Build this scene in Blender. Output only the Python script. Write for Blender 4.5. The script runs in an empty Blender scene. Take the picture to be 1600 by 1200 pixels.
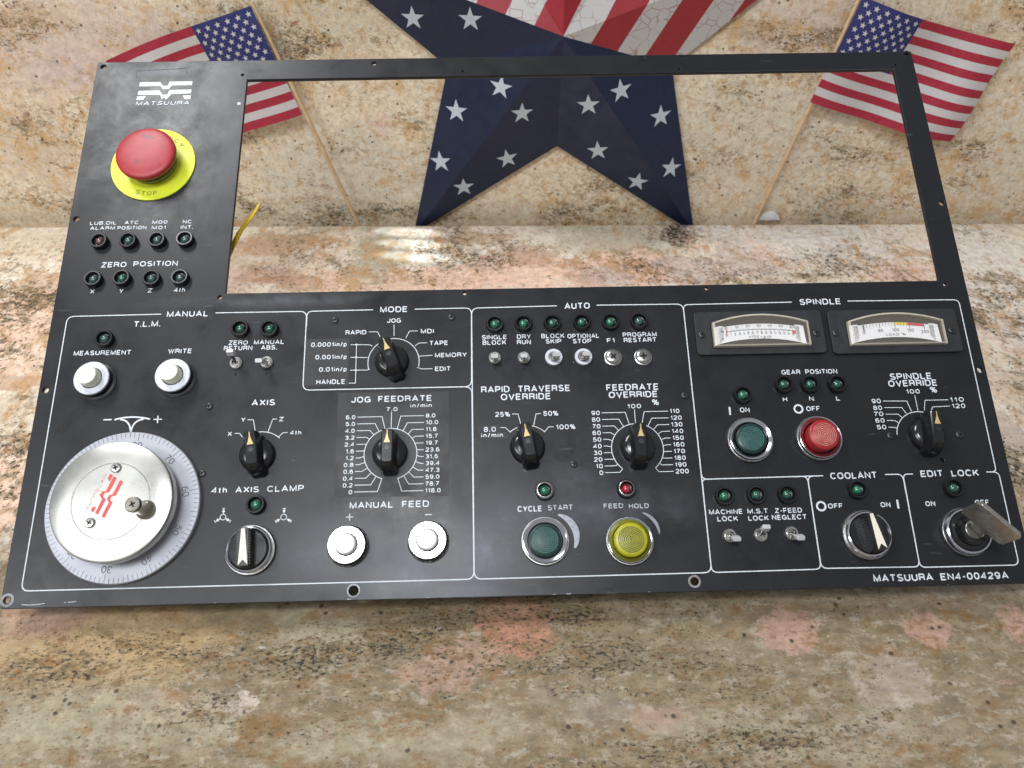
import bpy, math, random
from mathutils import Vector, Matrix
random.seed(7)
S = bpy.context.scene
C = S.collection
R = math.radians
MM = 0.001

# ------------------------------------------------------------------ camera
CAM_H = 0.396
PITCH = 37.0
FPX = 1250.0
cam = bpy.data.cameras.new('camera'); camo = bpy.data.objects.new('camera', cam); C.objects.link(camo)
camo.location = (0, 0, CAM_H); camo.rotation_euler = (R(90 - PITCH), 0, 0)
cam.sensor_width = 36; cam.lens = FPX / 1600 * 36; cam.clip_start = 0.01; cam.clip_end = 50
cam.dof.use_dof = True; cam.dof.focus_distance = 0.55; cam.dof.aperture_fstop = 13
S.camera = camo
S.render.resolution_x = 1024; S.render.resolution_y = 768

# ------------------------------------------------------------------ world and lamps (an indoor close-up: no sky, no sun)
w = bpy.data.worlds.new('World'); S.world = w; w.use_nodes = True
bg = w.node_tree.nodes['Background']; bg.inputs[0].default_value = (0.93, 0.96, 1.0, 1); bg.inputs[1].default_value = 0.34

def area(name, loc, target, sx, sy, power, col=(1, 1, 1)):
    l = bpy.data.lights.new(name, 'AREA'); l.shape = 'RECTANGLE'; l.size = sx; l.size_y = sy
    l.energy = power; l.color = col
    o = bpy.data.objects.new(name, l); C.objects.link(o); o.location = loc
    o.rotation_euler = (Vector(target) - Vector(loc)).to_track_quat('-Z', 'Y').to_euler()
    return o
area('ceiling_lamp', (-0.78, 0.78, 1.6), (0, 0.45, 0), 0.70, 0.25, 15.5, (0.98, 0.985, 1.0))
area('rear_ceiling_lamp', (-0.20, -0.40, 1.42), (0.02, 0.4, 0.05), 0.46, 0.24, 11, (0.94, 0.97, 1.0))
area('left_ceiling_lamp', (-0.95, -0.55, 1.20), (-0.05, 0.55, 0.10), 0.80, 0.40, 9.5, (0.93, 0.965, 1.0))
# added spots overhead: three narrow beams painting a window's reflection on the counter
def beam(name, loc, target, ang, sx, sy, rot, power):
    l = bpy.data.lights.new(name, 'SPOT'); l.use_square = True; l.spot_size = R(ang); l.spot_blend = 0.55; l.shadow_soft_size = 0.004; l.energy = power
    l.color = (0.74, 0.86, 1.0)
    o = bpy.data.objects.new(name, l); C.objects.link(o)
    z = (Vector(loc) - Vector(target)).normalized(); x = Vector((math.cos(R(rot)), math.sin(R(rot)), 0)); x = (x - z * x.dot(z)).normalized(); y = z.cross(x)
    o.matrix_world = Matrix.Translation(loc) @ Matrix((x, y, z)).transposed().to_4x4() @ Matrix.Diagonal((sx, sy, 1, 1))
for k, (yy, hh) in enumerate(((.803, .50), (.774, .48), (.746, .45))):
    beam('reflection_spot', (-0.20, 0.70, 1.9), (-0.113 + .005 * k, yy, 0), 1.55, 1.75, hh, -8, 180)
S.view_settings.view_transform = 'Standard'; S.view_settings.look = 'None'
S.view_settings.exposure = 0.05; S.view_settings.gamma = 1.0

# ------------------------------------------------------------------ frames: photo point -> place on a real plane
PW, PH = 0.600, 0.38567
RP = Matrix(((0.999645, -0.025018, 0.009202), (0.025918, 0.831509, -0.554906), (0.006231, 0.554948, 0.831862)))
PO = Vector((-0.293248, 0.287961, -0.378258 + CAM_H))
PM = Matrix.Translation(PO) @ RP.to_4x4()
PI_ = PM.inverted()
CAM = Vector((0, 0, CAM_H))
_p = R(PITCH)
def ray(px, py):
    X = (px - 800) / FPX; Y = (py - 600) / FPX
    return Vector((X, math.cos(_p) - Y * math.sin(_p), -math.sin(_p) - Y * math.cos(_p)))
def hit(M, px, py, h=0.0):
    Mi = M.inverted(); o = Mi @ CAM; d = Mi.to_3x3() @ ray(px, py)
    t = (h - o.z) / d.z
    return o + d * t
def at(px, py, h=0.0):                       # panel coordinates (x right, y up the panel, z out of it)
    return hit(PM, px, py, h)
YAW = R(0.45)
WM = Matrix.Translation((0, 0.836, 0)) @ Matrix.Rotation(YAW, 4, 'Z') @ Matrix.Rotation(R(90), 4, 'X')   # wall: x right, y up, z towards the room
def wal(px, py, h=0.0):
    return hit(WM, px, py, h)
KM = Matrix.Identity(4)
def cou(px, py):
    return hit(KM, px, py, 0.0)

# ------------------------------------------------------------------ mesh helpers
class MB:
    def __init__(s): s.v = []; s.f = []; s.m = []
    def add(s, vs, fs, mi=0, M=None):
        b = len(s.v)
        for p in vs:
            p = Vector(p); s.v.append(tuple(M @ p if M else p))
        for f in fs: s.f.append(tuple(b + i for i in f)); s.m.append(mi)
        return s
    def box(s, cx, cy, cz, sx, sy, sz, mi=0, M=None):
        x0, x1, y0, y1, z0, z1 = cx - sx/2, cx + sx/2, cy - sy/2, cy + sy/2, cz - sz/2, cz + sz/2
        return s.add([(x0,y0,z0),(x1,y0,z0),(x1,y1,z0),(x0,y1,z0),(x0,y0,z1),(x1,y0,z1),(x1,y1,z1),(x0,y1,z1)],
                     [(3,2,1,0),(4,5,6,7),(0,1,5,4),(1,2,6,5),(2,3,7,6),(3,0,4,7)], mi, M)
    def lathe(s, prof, seg=40, mi=0, M=None, tooth=None):
        # prof: (radius, height) from the outside foot up and in; tooth = (first, last, depth) rows that are knurled
        vs = []; fs = []; rings = []
        for k, (r, z) in enumerate(prof):
            if r < 1e-7:
                rings.append([len(vs)]); vs.append((0, 0, z))
            else:
                ring = []
                for i in range(seg):
                    a = 2 * math.pi * i / seg; rr = r
                    if tooth and tooth[0] <= k <= tooth[1] and i % 2: rr = r - tooth[2]
                    ring.append(len(vs)); vs.append((rr * math.cos(a), rr * math.sin(a), z))
                rings.append(ring)
        for a, b in zip(rings[:-1], rings[1:]):
            for i in range(seg):
                j = (i + 1) % seg
                if len(a) == 1 and len(b) == 1: continue
                if len(b) == 1: fs.append((a[i], a[j], b[0]))
                elif len(a) == 1: fs.append((a[0], b[j], b[i]))
                else: fs.append((a[i], a[j], b[j], b[i]))
        return s.add(vs, fs, mi, M)
    def prism(s, poly, z0, z1, mi=0, M=None, top=None):
        n = len(poly); t = top or poly
        vs = [(x, y, z0) for x, y in poly] + [(x, y, z1) for x, y in t]
        fs = [tuple(range(n - 1, -1, -1)), tuple(range(n, 2 * n))] + [(i, (i + 1) % n, n + (i + 1) % n, n + i) for i in range(n)]
        return s.add(vs, fs, mi, M)
    def poly(s, pts, z=0.0, mi=0, M=None):
        return s.add([(p[0], p[1], z) for p in pts], [tuple(range(len(pts)))], mi, M)
    def ribbon(s, pts, wd, z=0.0, mi=0, closed=False):
        P = [Vector((p[0], p[1])) for p in pts]; n = len(P); L = []; Rr = []
        for i in range(n):
            a = P[i - 1] if (i or closed) else None; b = P[(i + 1) % n] if (i < n - 1 or closed) else None
            if a is None: t = (b - P[i]).normalized(); m = 1
            elif b is None: t = (P[i] - a).normalized(); m = 1
            else:
                t1 = (P[i] - a).normalized(); t2 = (b - P[i]).normalized(); t = (t1 + t2)
                t = t.normalized() if t.length > 1e-6 else t1
                m = 1 / max(0.5, t.dot(t1))
            nn = Vector((-t.y, t.x)) * wd / 2 * m
            L.append(P[i] + nn); Rr.append(P[i] - nn)
        vs = [(p.x, p.y, z) for p in L] + [(p.x, p.y, z) for p in Rr]
        fs = [(n + i, n + (i + 1) % n, (i + 1) % n, i) for i in range(n if closed else n - 1)]
        return s.add(vs, fs, mi)
    def tube(s, pts, r, seg=8, mi=0, flat=1.0):
        vs = []; fs = []; n = len(pts); P = [Vector(p) for p in pts]
        for i in range(n):
            t = (P[min(i + 1, n - 1)] - P[max(i - 1, 0)]).normalized()
            up = Vector((0, 0, 1)) if abs(t.z) < 0.9 else Vector((0, 1, 0))
            a = t.cross(up).normalized(); b = a.cross(t).normalized()
            rr = r[i] if isinstance(r, (list, tuple)) else r
            for k in range(seg):
                q = 2 * math.pi * k / seg
                vs.append(tuple(P[i] + a * math.cos(q) * rr + b * math.sin(q) * rr * flat))
        for i in range(n - 1):
            for k in range(seg):
                fs.append((i*seg + k, i*seg + (k+1) % seg, (i+1)*seg + (k+1) % seg, (i+1)*seg + k))
        fs.append(tuple(range(seg - 1, -1, -1))); fs.append(tuple((n-1)*seg + k for k in range(seg)))
        return s.add(vs, fs, mi)
    def mesh(s, name, mats, smooth=35):
        me = bpy.data.meshes.new(name); me.from_pydata(s.v, [], s.f)
        for m in (mats if isinstance(mats, (list, tuple)) else [mats]): me.materials.append(m)
        for p, mi in zip(me.polygons, s.m):
            p.material_index = mi; p.use_smooth = bool(smooth)
        if smooth: me.set_sharp_from_angle(angle=R(smooth))
        me.update(); return me
def link(name, me, parent=None, M=None):
    o = bpy.data.objects.new(name, me); C.objects.link(o)
    if parent: o.parent = parent
    if M is not None: o.matrix_basis = M if isinstance(M, Matrix) else Matrix.Translation(M)
    return o
def bevel(o, wd, seg=2, ang=40):
    m = o.modifiers.new('bevel', 'BEVEL'); m.width = wd; m.segments = seg; m.limit_method = 'ANGLE'; m.angle_limit = R(ang)
    m.harden_normals = False
    return o
def thing(o, label, cat, group=None):
    o['label'] = label; o['category'] = cat
    if group: o['group'] = group
    return o
def RZ(deg, loc=(0, 0, 0)): return Matrix.Translation(loc) @ Matrix.Rotation(R(deg), 4, 'Z')

# ------------------------------------------------------------------ materials
class NT:
    def __init__(s, name):
        s.m = bpy.data.materials.new(name); s.m.use_nodes = True; s.t = s.m.node_tree; s.b = s.t.nodes['Principled BSDF']
    def n(s, typ, **kw):
        x = s.t.nodes.new(typ)
        for k, v in kw.items(): setattr(x, k, v)
        return x
    def l(s, a, b): s.t.links.new(a, b)
    def math(s, op, a, b=None, clamp=False):
        x = s.n('ShaderNodeMath', operation=op); x.use_clamp = clamp
        for i, q in enumerate((a, b)):
            if q is None: continue
            if isinstance(q, (int, float)): x.inputs[i].default_value = q
            else: s.l(q, x.inputs[i])
        return x.outputs[0]
    def ramp(s, fac, stops, interp='LINEAR'):
        x = s.n('ShaderNodeValToRGB'); e = x.color_ramp.elements; x.color_ramp.interpolation = interp
        while len(e) < len(stops): e.new(0.5)
        for q, (p, c) in zip(e, stops): q.position = p; q.color = (*c, 1) if len(c) == 3 else c
        s.l(fac, x.inputs[0]); return x.outputs[0]
    def noise(s, vec, scale, detail=3, rough=0.55, dist=0.0):
        x = s.n('ShaderNodeTexNoise'); x.inputs['Scale'].default_value = scale; x.inputs['Detail'].default_value = detail
        x.inputs['Roughness'].default_value = rough; x.inputs['Distortion'].default_value = dist
        if vec is not None: s.l(vec, x.inputs['Vector'])
        return x
    def vor(s, vec, scale, feature='F1'):
        x = s.n('ShaderNodeTexVoronoi', feature=feature); x.inputs['Scale'].default_value = scale
        if vec is not None: s.l(vec, x.inputs['Vector'])
        return x
    def mapr(s, v, a, b, c=0.0, d=1.0):
        x = s.n('ShaderNodeMapRange'); x.inputs[1].default_value = a; x.inputs[2].default_value = b
        x.inputs[3].default_value = c; x.inputs[4].default_value = d; s.l(v, x.inputs[0]); return x.outputs[0]
    def mix(s, fac, a, b, typ='MIX'):
        x = s.n('ShaderNodeMix', data_type='RGBA', blend_type=typ)
        for i, q in ((0, fac), (6, a), (7, b)):
            if isinstance(q, (int, float)): x.inputs[i].default_value = q
            elif isinstance(q, tuple): x.inputs[i].default_value = (*q, 1)
            else: s.l(q, x.inputs[i])
        return x.outputs[2]
    def obj(s): return s.n('ShaderNodeTexCoord').outputs['Object']
    def mapping(s, vec, rot=(0, 0, 0), sc=(1, 1, 1), loc=(0, 0, 0)):
        x = s.n('ShaderNodeMapping'); x.inputs['Rotation'].default_value = rot; x.inputs['Scale'].default_value = sc
        x.inputs['Location'].default_value = loc; s.l(vec, x.inputs['Vector']); return x.outputs[0]
    def bump(s, h, strength, dist=0.001):
        x = s.n('ShaderNodeBump'); x.inputs['Strength'].default_value = strength; x.inputs['Distance'].default_value = dist
        s.l(h, x.inputs['Height']); s.l(x.outputs[0], s.b.inputs['Normal'])
    def set(s, **kw):
        for k, v in kw.items(): s.b.inputs[k.replace('_', ' ')].default_value = v

def plain(name, col, rough=0.4, metal=0.0, var=0.12, vs=220.0, bump=0.0, spec=0.5, coat=0.0):
    t = NT(name); v = t.obj(); n = t.noise(v, vs, 4)
    d = tuple(c * (1 - var) for c in col); b = tuple(min(1, c * (1 + var)) for c in col)
    t.l(t.ramp(n.outputs['Fac'], [(0.3, d), (0.7, b)]), t.b.inputs['Base Color'])
    n2 = t.noise(v, vs * 0.35, 5)
    t.l(t.mapr(n2.outputs['Fac'], 0.3, 0.7, max(0.02, rough * 0.75), min(1, rough * 1.3)), t.b.inputs['Roughness'])
    t.set(Metallic=metal); t.b.inputs['Specular IOR Level'].default_value = spec
    if coat: t.b.inputs['Coat Weight'].default_value = coat; t.b.inputs['Coat Roughness'].default_value = 0.1
    if bump: t.bump(t.noise(v, vs * 3, 3).outputs['Fac'], bump, 0.0003)
    return t.m

def granite_colour(t, v0, cols, streak, flow, pink, dark, blobs, off=0.0, gold=0.0, milk=0.5, pkcol=((0.58, 0.30, 0.20), (0.74, 0.54, 0.44)), size=(1, 1), gath=.75):
    """cols = (cream, light, ochre, grey); flow = stretch along the streak; blobs = placed patches of stone colour and of painted shade"""
    def warp(vec, scale, amt, detail=1):
        n_ = t.noise(vec, scale, detail, 0.6)
        sb = t.n('ShaderNodeVectorMath', operation='SUBTRACT'); t.l(n_.outputs['Color'], sb.inputs[0]); sb.inputs[1].default_value = (.5, .5, .5)
        ma = t.n('ShaderNodeVectorMath', operation='MULTIPLY_ADD'); t.l(sb.outputs[0], ma.inputs[0]); ma.inputs[1].default_value = (amt, amt, 0); t.l(vec, ma.inputs[2])
        return ma.outputs[0]
    v = warp(v0, 16, 0.022); vf = warp(v0, 45, 0.004)
    s = t.mapping(v, rot=(0, 0, streak), sc=(size[0] / flow, size[1], 1), loc=(off, off * 0.7, 0))
    sf = t.mapping(vf, rot=(0, 0, streak), sc=(size[0] / (1.5 if flow > 1.5 else 1.0), size[1], 1), loc=(off, off * 0.7, 0))
    def layer(vec, scale, det, lo, hi, amt, rough_=.72, loc=(0, 0, 0), add=None):
        n_ = t.noise(t.mapping(vec, loc=loc), scale, det, rough_).outputs['Fac']
        if add is not None: n_ = t.math('ADD', n_, add)
        return t.mapr(n_, lo, hi, 0, amt)
    big = t.noise(s, 8, 6, 0.65).outputs['Fac']; mid = t.noise(sf, 110, 7, 0.76).outputs['Fac']; fine = t.noise(sf, 330, 4, 0.65).outputs['Fac']
    bigc = t.math('MULTIPLY', t.math('SUBTRACT', big, .5), .9)
    c = t.mix(t.mapr(t.math('ADD', mid, t.math('MULTIPLY', bigc, -.3)), .40, .60), cols[0], cols[1])
    # milky and grey crystals
    c = t.mix(layer(sf, 150, 5, .53, .60, milk, loc=(2, 8, 0)), c, (0.84, 0.81, 0.74))
    c = t.mix(layer(sf, 190, 5, .54, .60, .60, loc=(6, 1, 0)), c, cols[3])
    # pink feldspar
    pm = layer(s, 8, 9, .585 - pink, .63 - pink, .85, .76, (3.1, 1.7, 0))
    c = t.mix(pm, c, t.mix(t.mapr(mid, .38, .62), pkcol[0], pkcol[1]))
    # placed patches, ragged like real crystals
    dn = t.noise(v0, 36, 10, 0.80)
    dd = t.math('MULTIPLY', dn.outputs['Fac'], 3.2)
    tone = t.mapr(t.noise(vf, 120, 6, .75).outputs['Fac'], .3, .7, .60, 1.30)
    boost = None
    for (bx, by, rx, ry, col, k) in blobs:
        sv = t.n('ShaderNodeVectorMath', operation='SUBTRACT'); t.l(v, sv.inputs[0]); sv.inputs[1].default_value = (bx, by, 0)
        ml = t.n('ShaderNodeVectorMath', operation='MULTIPLY'); t.l(sv.outputs[0], ml.inputs[0]); ml.inputs[1].default_value = (1 / rx, 1 / ry, 0)
        ln = t.n('ShaderNodeVectorMath', operation='LENGTH'); t.l(ml.outputs[0], ln.inputs[0])
        d = t.math('ADD', ln.outputs['Value'], dd)
        hard = 0.14 if col in (PINK, PALE, ROSE, PEACH, RUSTY) else 0.6
        if col in (DK, OLIVE, GREY):
            q_ = t.mapr(d, 1.8, 3.0, k * .11, 0.0); boost = q_ if boost is None else t.math('ADD', boost, q_); k = k * .40
        f = t.mapr(d, 2.47 - hard * .5, 2.47 + hard * .5, k, 0.0)
        cc = t.n('ShaderNodeVectorMath', operation='SCALE'); cc.inputs[0].default_value = col; t.l(tone, cc.inputs['Scale'])
        c = t.mix(f, c, cc.outputs[0])
    cl = t.noise(t.mapping(s, loc=(7, 2, 0), sc=(.8, 1.2, 1)), 14, 8, 0.70).outputs['Fac']
    clb = t.math('MULTIPLY', t.math('SUBTRACT', cl, 0.5), gath)
    # gold and rust staining: ragged stains, denser where the mica gathers
    c = t.mix(layer(sf, 45, 9, .535 - gold, .60 - gold, .70, .78, (4, 4, 0), t.math('MULTIPLY', bigc, .35)), c, cols[2])
    c = t.mix(layer(sf, 120, 7, .545 - gold, .60 - gold, .60, .75, (1, 6, 0), t.math('MULTIPLY', clb, .5)), c, tuple(x * .80 for x in cols[2]))
    c = t.mix(layer(sf, 85, 8, .60 - gold, .65 - gold, .80, .78, (8, 3, 0), t.math('MULTIPLY', clb, .7)), c, (0.26, 0.115, 0.045))
    # thin rusty veins
    ve = t.vor(t.mapping(vf, sc=(1, 1.5, 1)), 34, 'DISTANCE_TO_EDGE')
    vm = t.math('MULTIPLY', t.mapr(ve.outputs['Distance'], 0.0, 0.022, 0.42, 0.0), t.mapr(t.noise(v0, 26, 4).outputs['Fac'], 0.52, 0.60))
    c = t.mix(vm, c, (0.22, 0.15, 0.09))
    # mica: fine dark grains gathered in clouds and streaks
    if boost is not None: clb = t.math('ADD', clb, boost)
    sp = t.mapping(vf, rot=(0, 0, streak), sc=(0.62 * size[0], size[1], 1))
    for (scl, th, kk, col, det) in ((130, .565, .45, (0.22, 0.16, 0.08), 8), (300, .582, .65, (0.13, 0.105, 0.06), 6), (520, .612, .92, (0.04, 0.035, 0.03), 4)):
        c = t.mix(layer(sp, scl, det, th - dark, th - dark + .05, kk, .72, (scl * .013, 1.3, 0), clb), c, col)
    lg = t.vor(vf, 105)
    c = t.mix(t.math('MULTIPLY', t.mapr(lg.outputs['Distance'], 0.10, 0.17, 0.85, 0), t.mapr(t.noise(v0, 45, 3).outputs['Fac'], .50, .54)), c, (0.05, 0.04, 0.03))
    return c, cl

def granite(name, *a, rough=(0.02, 0.05), **k):
    t = NT(name); c, cl = granite_colour(t, t.obj(), *a, **k)
    t.l(c, t.b.inputs['Base Color']); t.l(t.mapr(cl, 0.3, 0.7, rough[0], rough[1]), t.b.inputs['Roughness'])
    return t.m

def panel_paint(name, col, glare_smears):
    """semi-matt black enamel, scuffed; wears = grey residue, with glare painted in at lower centre"""
    t = NT(name); v = t.obj()
    n = t.noise(v, 16, 6, 0.65, 0.3); f = t.noise(v, 900, 2)
    c = t.ramp(n.outputs['Fac'], [(0.3, tuple(x * 0.88 for x in col)), (0.7, tuple(x * 1.14 for x in col))])
    c = t.mix(t.mapr(f.outputs['Fac'], 0.35, 0.7, 0, 0.35), c, tuple(x * 1.6 for x in col))
    hz = t.noise(v, 30, 8, 0.70, 0.3)
    acc = None
    for (bx, by, rx, ry, k) in glare_smears:
        sv = t.n('ShaderNodeVectorMath', operation='SUBTRACT'); t.l(v, sv.inputs[0]); sv.inputs[1].default_value = (bx, by, 0)
        ml = t.n('ShaderNodeVectorMath', operation='MULTIPLY'); t.l(sv.outputs[0], ml.inputs[0]); ml.inputs[1].default_value = (1 / rx, 1 / ry, 0)
        ln = t.n('ShaderNodeVectorMath', operation='LENGTH'); t.l(ml.outputs[0], ln.inputs[0])
        q = t.mapr(ln.outputs['Value'], 0.0, 1.0, k * .95, 0.0)
        acc = q if acc is None else t.math('MAXIMUM', acc, q)
    if acc is not None:
        wm = t.math('MULTIPLY', acc, t.mapr(hz.outputs['Fac'], 0.40, 0.66), True)
        c = t.mix(wm, c, (0.27, 0.28, 0.33))
    sp = t.vor(v, 75)     # chips and dust grains
    c = t.mix(t.math('MULTIPLY', t.mapr(sp.outputs['Distance'], 0.02, 0.035, 0.7, 0), t.mapr(t.noise(v, 25, 1).outputs['Fac'], 0.6, 0.64)), c, (0.35, 0.34, 0.33))
    sc = t.noise(t.mapping(v, rot=(0, 0, 0.5), sc=(0.12, 1, 1)), 320, 2, 0.5)
    c = t.mix(t.math('MULTIPLY', t.mapr(sc.outputs['Fac'], 0.69, 0.73, 0, 0.22), t.mapr(n.outputs['Fac'], 0.5, 0.6)), c, (0.22, 0.22, 0.24))
    t.l(c, t.b.inputs['Base Color'])
    t.l(t.mapr(hz.outputs['Fac'], 0.32, 0.68, 0.26, 0.46), t.b.inputs['Roughness'])
    t.b.inputs['Specular IOR Level'].default_value = 0.34
    t.bump(f.outputs['Fac'], 0.12, 0.0002)
    return t.m

def pl(px, py): p = at(px, py); return p.x, p.y
glare_smears = []  # lower centre smears: residue plus glare put into the paint colour
for (px, py, rx, ry, k) in ((545, 860, .055, .030, .55), (690, 870, .050, .034, .85), (640, 905, .05, .020, .8), (760, 860, .035, .030, .7),
                            (800, 820, .045, .03, .35), (700, 930, .05, .018, .7), (350, 150, .02, .05, .35), (360, 250, .012, .05, .25),
                            (250, 112, .03, .006, .5), (410, 470, .1, .006, .3), (930, 800, .08, .02, .22), (900, 745, .03, .03, .2)):
    x, y = pl(px, py); glare_smears.append((x, y, rx, ry, k))
M = {}
M['paint'] = panel_paint('panel_black_paint', (0.0115, 0.0118, 0.0145), glare_smears)
M['bezel'] = plain('meter_bezel_black', (0.022, 0.023, 0.026), 0.42, 0, 0.15, 300, 0.1)
M['rear'] = plain('housing_black', (0.02, 0.02, 0.022), 0.6)
M['ink'] = plain('white_ink', (0.66, 0.70, 0.74), 0.5, 0, 0.08, 600)
M['worn_ink'] = plain('worn_white_ink', (0.42, 0.45, 0.48), 0.5, 0, 0.5, 900)
M['sticker'] = plain('sticker_black', (0.0105, 0.011, 0.014), 0.46, 0, 0.1, 150)
M['knob'] = plain('knob_bakelite', (0.010, 0.010, 0.011), 0.20, 0, 0.1, 200, 0.03, 0.6)
M['gold'] = plain('pointer_gold', (0.62, 0.45, 0.20), 0.35, 0.25, 0.12)
M['bakeblack'] = plain('black_plastic', (0.014, 0.014, 0.015), 0.32, 0, 0.1)
M['lampblack'] = plain('lamp_bezel_black', (0.008, 0.008, 0.009), 0.30, 0, 0.1)
M['chrome'] = plain('chrome', (0.66, 0.66, 0.70), 0.14, 1.0, 0.05, 90)
M['nickel'] = plain('worn_nickel', (0.44, 0.43, 0.41), 0.28, 1.0, 0.15, 300)
M['steel'] = plain('dark_steel', (0.30, 0.29, 0.28), 0.38, 1.0, 0.2, 300)
M['screw'] = plain('blackened_screw', (0.06, 0.06, 0.065), 0.35, 0.7, 0.2, 300)
M['silverface'] = plain('satin_silver_face', (0.62, 0.63, 0.70), 0.42, 0.35, 0.05, 150)
M['brightface'] = plain('bright_satin_metal', (0.74, 0.73, 0.70), 0.24, 0.9, 0.05, 150)
M['ringgrey'] = plain('worn_ring_grey', (0.16, 0.165, 0.18), 0.4, 0.4, 0.25, 300)
M['tipgrey'] = plain('lever_tip_grey', (0.50, 0.50, 0.51), 0.4, 0.1, 0.08, 200)
M['whitecap'] = plain('ivory_cap', (0.80, 0.82, 0.66), 0.35, 0, 0.04, 150)
M['whitecap2'] = plain('white_cap', (0.78, 0.78, 0.76), 0.35, 0, 0.05, 150)
M['wheel'] = plain('turned_aluminium', (0.52, 0.51, 0.475), 0.30, 0.85, 0.12, 45)
M['ring'] = plain('anodised_ring', (0.40, 0.41, 0.45), 0.42, 0.3, 0.05, 60)
M['black_ink'] = plain('black_ink', (0.05, 0.05, 0.06), 0.5)
M['red_ink'] = plain('red_ink', (0.62, 0.08, 0.07), 0.5)
M['yellow'] = plain('yellow_disc', (0.70, 0.78, 0.035), 0.45, 0, 0.05, 120)
M['greencap'] = plain('green_cap', (0.004, 0.028, 0.024), 0.36, 0, 0.2, 260)
M['greenridge'] = plain('green_cap_ridge', (0.05, 0.145, 0.13), 0.5, 0, 0.3, 500)
M['yellowcap'] = plain('yellow_cap', (0.40, 0.385, 0.016), 0.34, 0, 0.1, 260)
M['yellowridge'] = plain('yellow_cap_worn_groove', (0.13, 0.12, 0.04), 0.5, 0, 0.5, 300)
M['redcap'] = plain('red_cap', (0.34, 0.018, 0.020), 0.36, 0, 0.15, 260)
M['redridge'] = plain('red_cap_ridge', (0.50, 0.20, 0.17), 0.5, 0, 0.4, 300)
M['keymetal'] = plain('tarnished_brass_key', (0.46, 0.44, 0.40), 0.30, 0.95, 0.2, 200)
M['arrow'] = plain('cream_arrow', (0.78, 0.72, 0.60), 0.4, 0, 0.05)
M['tie'] = plain('yellow_nylon', (0.62, 0.42, 0.02), 0.35, 0, 0.12, 100)
M['wood'] = plain('dowel_wood', (0.62, 0.42, 0.24), 0.6, 0, 0.15, 150)
M['flag_red'] = plain('flag_red_cloth', (0.36, 0.022, 0.045), 0.85, 0, 0.12, 500, 0.2)
M['flag_white'] = plain('flag_white_cloth', (0.56, 0.53, 0.52), 0.85, 0, 0.06, 500, 0.2)
M['flag_blue'] = plain('flag_blue_cloth', (0.026, 0.030, 0.135), 0.85, 0, 0.12, 500, 0.2)
M['starwhite'] = plain('star_white_paint', (0.50, 0.56, 0.62), 0.5, 0, 0.07, 300)
M['navy'] = plain('navy_painted_tin', (0.006, 0.014, 0.044), 0.46, 0, 0.15, 200)
M['paper'] = plain('torn_paper', (0.8, 0.8, 0.84), 0.8)
M['red_mark'] = plain('scale_red', (0.62, 0.02, 0.05), 0.5)
M['yellow_mark'] = plain('scale_yellow', (0.78, 0.62, 0.03), 0.5)
M['scale_white'] = plain('scale_white', (0.80, 0.80, 0.82), 0.5, 0, 0.03)
M['meter_inside'] = plain('meter_inside_brown', (0.16, 0.12, 0.085), 0.35, 0, 0.2)  # brown of reflections below the card, put into the well colour
M['bare'] = plain('rubbed_bare_paint', (0.27, 0.28, 0.31), 0.35, 0.3, 0.25, 300)

def glassy(name, col, alpha, rough=0.05):
    t = NT(name); v = t.obj(); t.set(Roughness=rough); t.b.inputs['Base Color'].default_value = (*col, 1)
    n = t.noise(v, 60, 4); t.l(t.mapr(n.outputs['Fac'], 0.3, 0.7, rough * 0.6, rough * 1.6), t.b.inputs['Roughness'])
    t.b.inputs['Alpha'].default_value = alpha; return t.m
M['clear'] = glassy('clear_meter_cover', (0.75, 0.66, 0.52), 0.13, 0.06)
M['clear_edge'] = glassy('clear_meter_cover_edge', (0.88, 0.80, 0.66), 0.50, 0.08)
def lens(name, col):
    t = NT(name); v = t.obj(); n = t.noise(v, 700, 2)
    t.l(t.ramp(n.outputs['Fac'], [(0.3, tuple(c * .7 for c in col)), (0.7, tuple(c * 1.3 for c in col))]), t.b.inputs['Base Color'])
    t.set(Roughness=0.12); t.b.inputs['Coat Weight'].default_value = 1.0; t.b.inputs['Coat Roughness'].default_value = 0.05
    t.b.inputs['Subsurface Weight'].default_value = 0.3; t.b.inputs['Subsurface Radius'].default_value = (0.001, 0.001, 0.001)
    return t.m
M['lens_green'] = lens('green_lens', (0.02, 0.11, 0.065))
M['lens_bright'] = lens('bright_green_lens', (0.018, 0.17, 0.085))
M['lens_dull'] = lens('dull_grey_green_lens', (0.05, 0.10, 0.09))
M['lens_red'] = lens('red_lens', (0.42, 0.02, 0.035))
M['lens_darkred'] = lens('dull_red_lens', (0.13, 0.05, 0.055))

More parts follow.
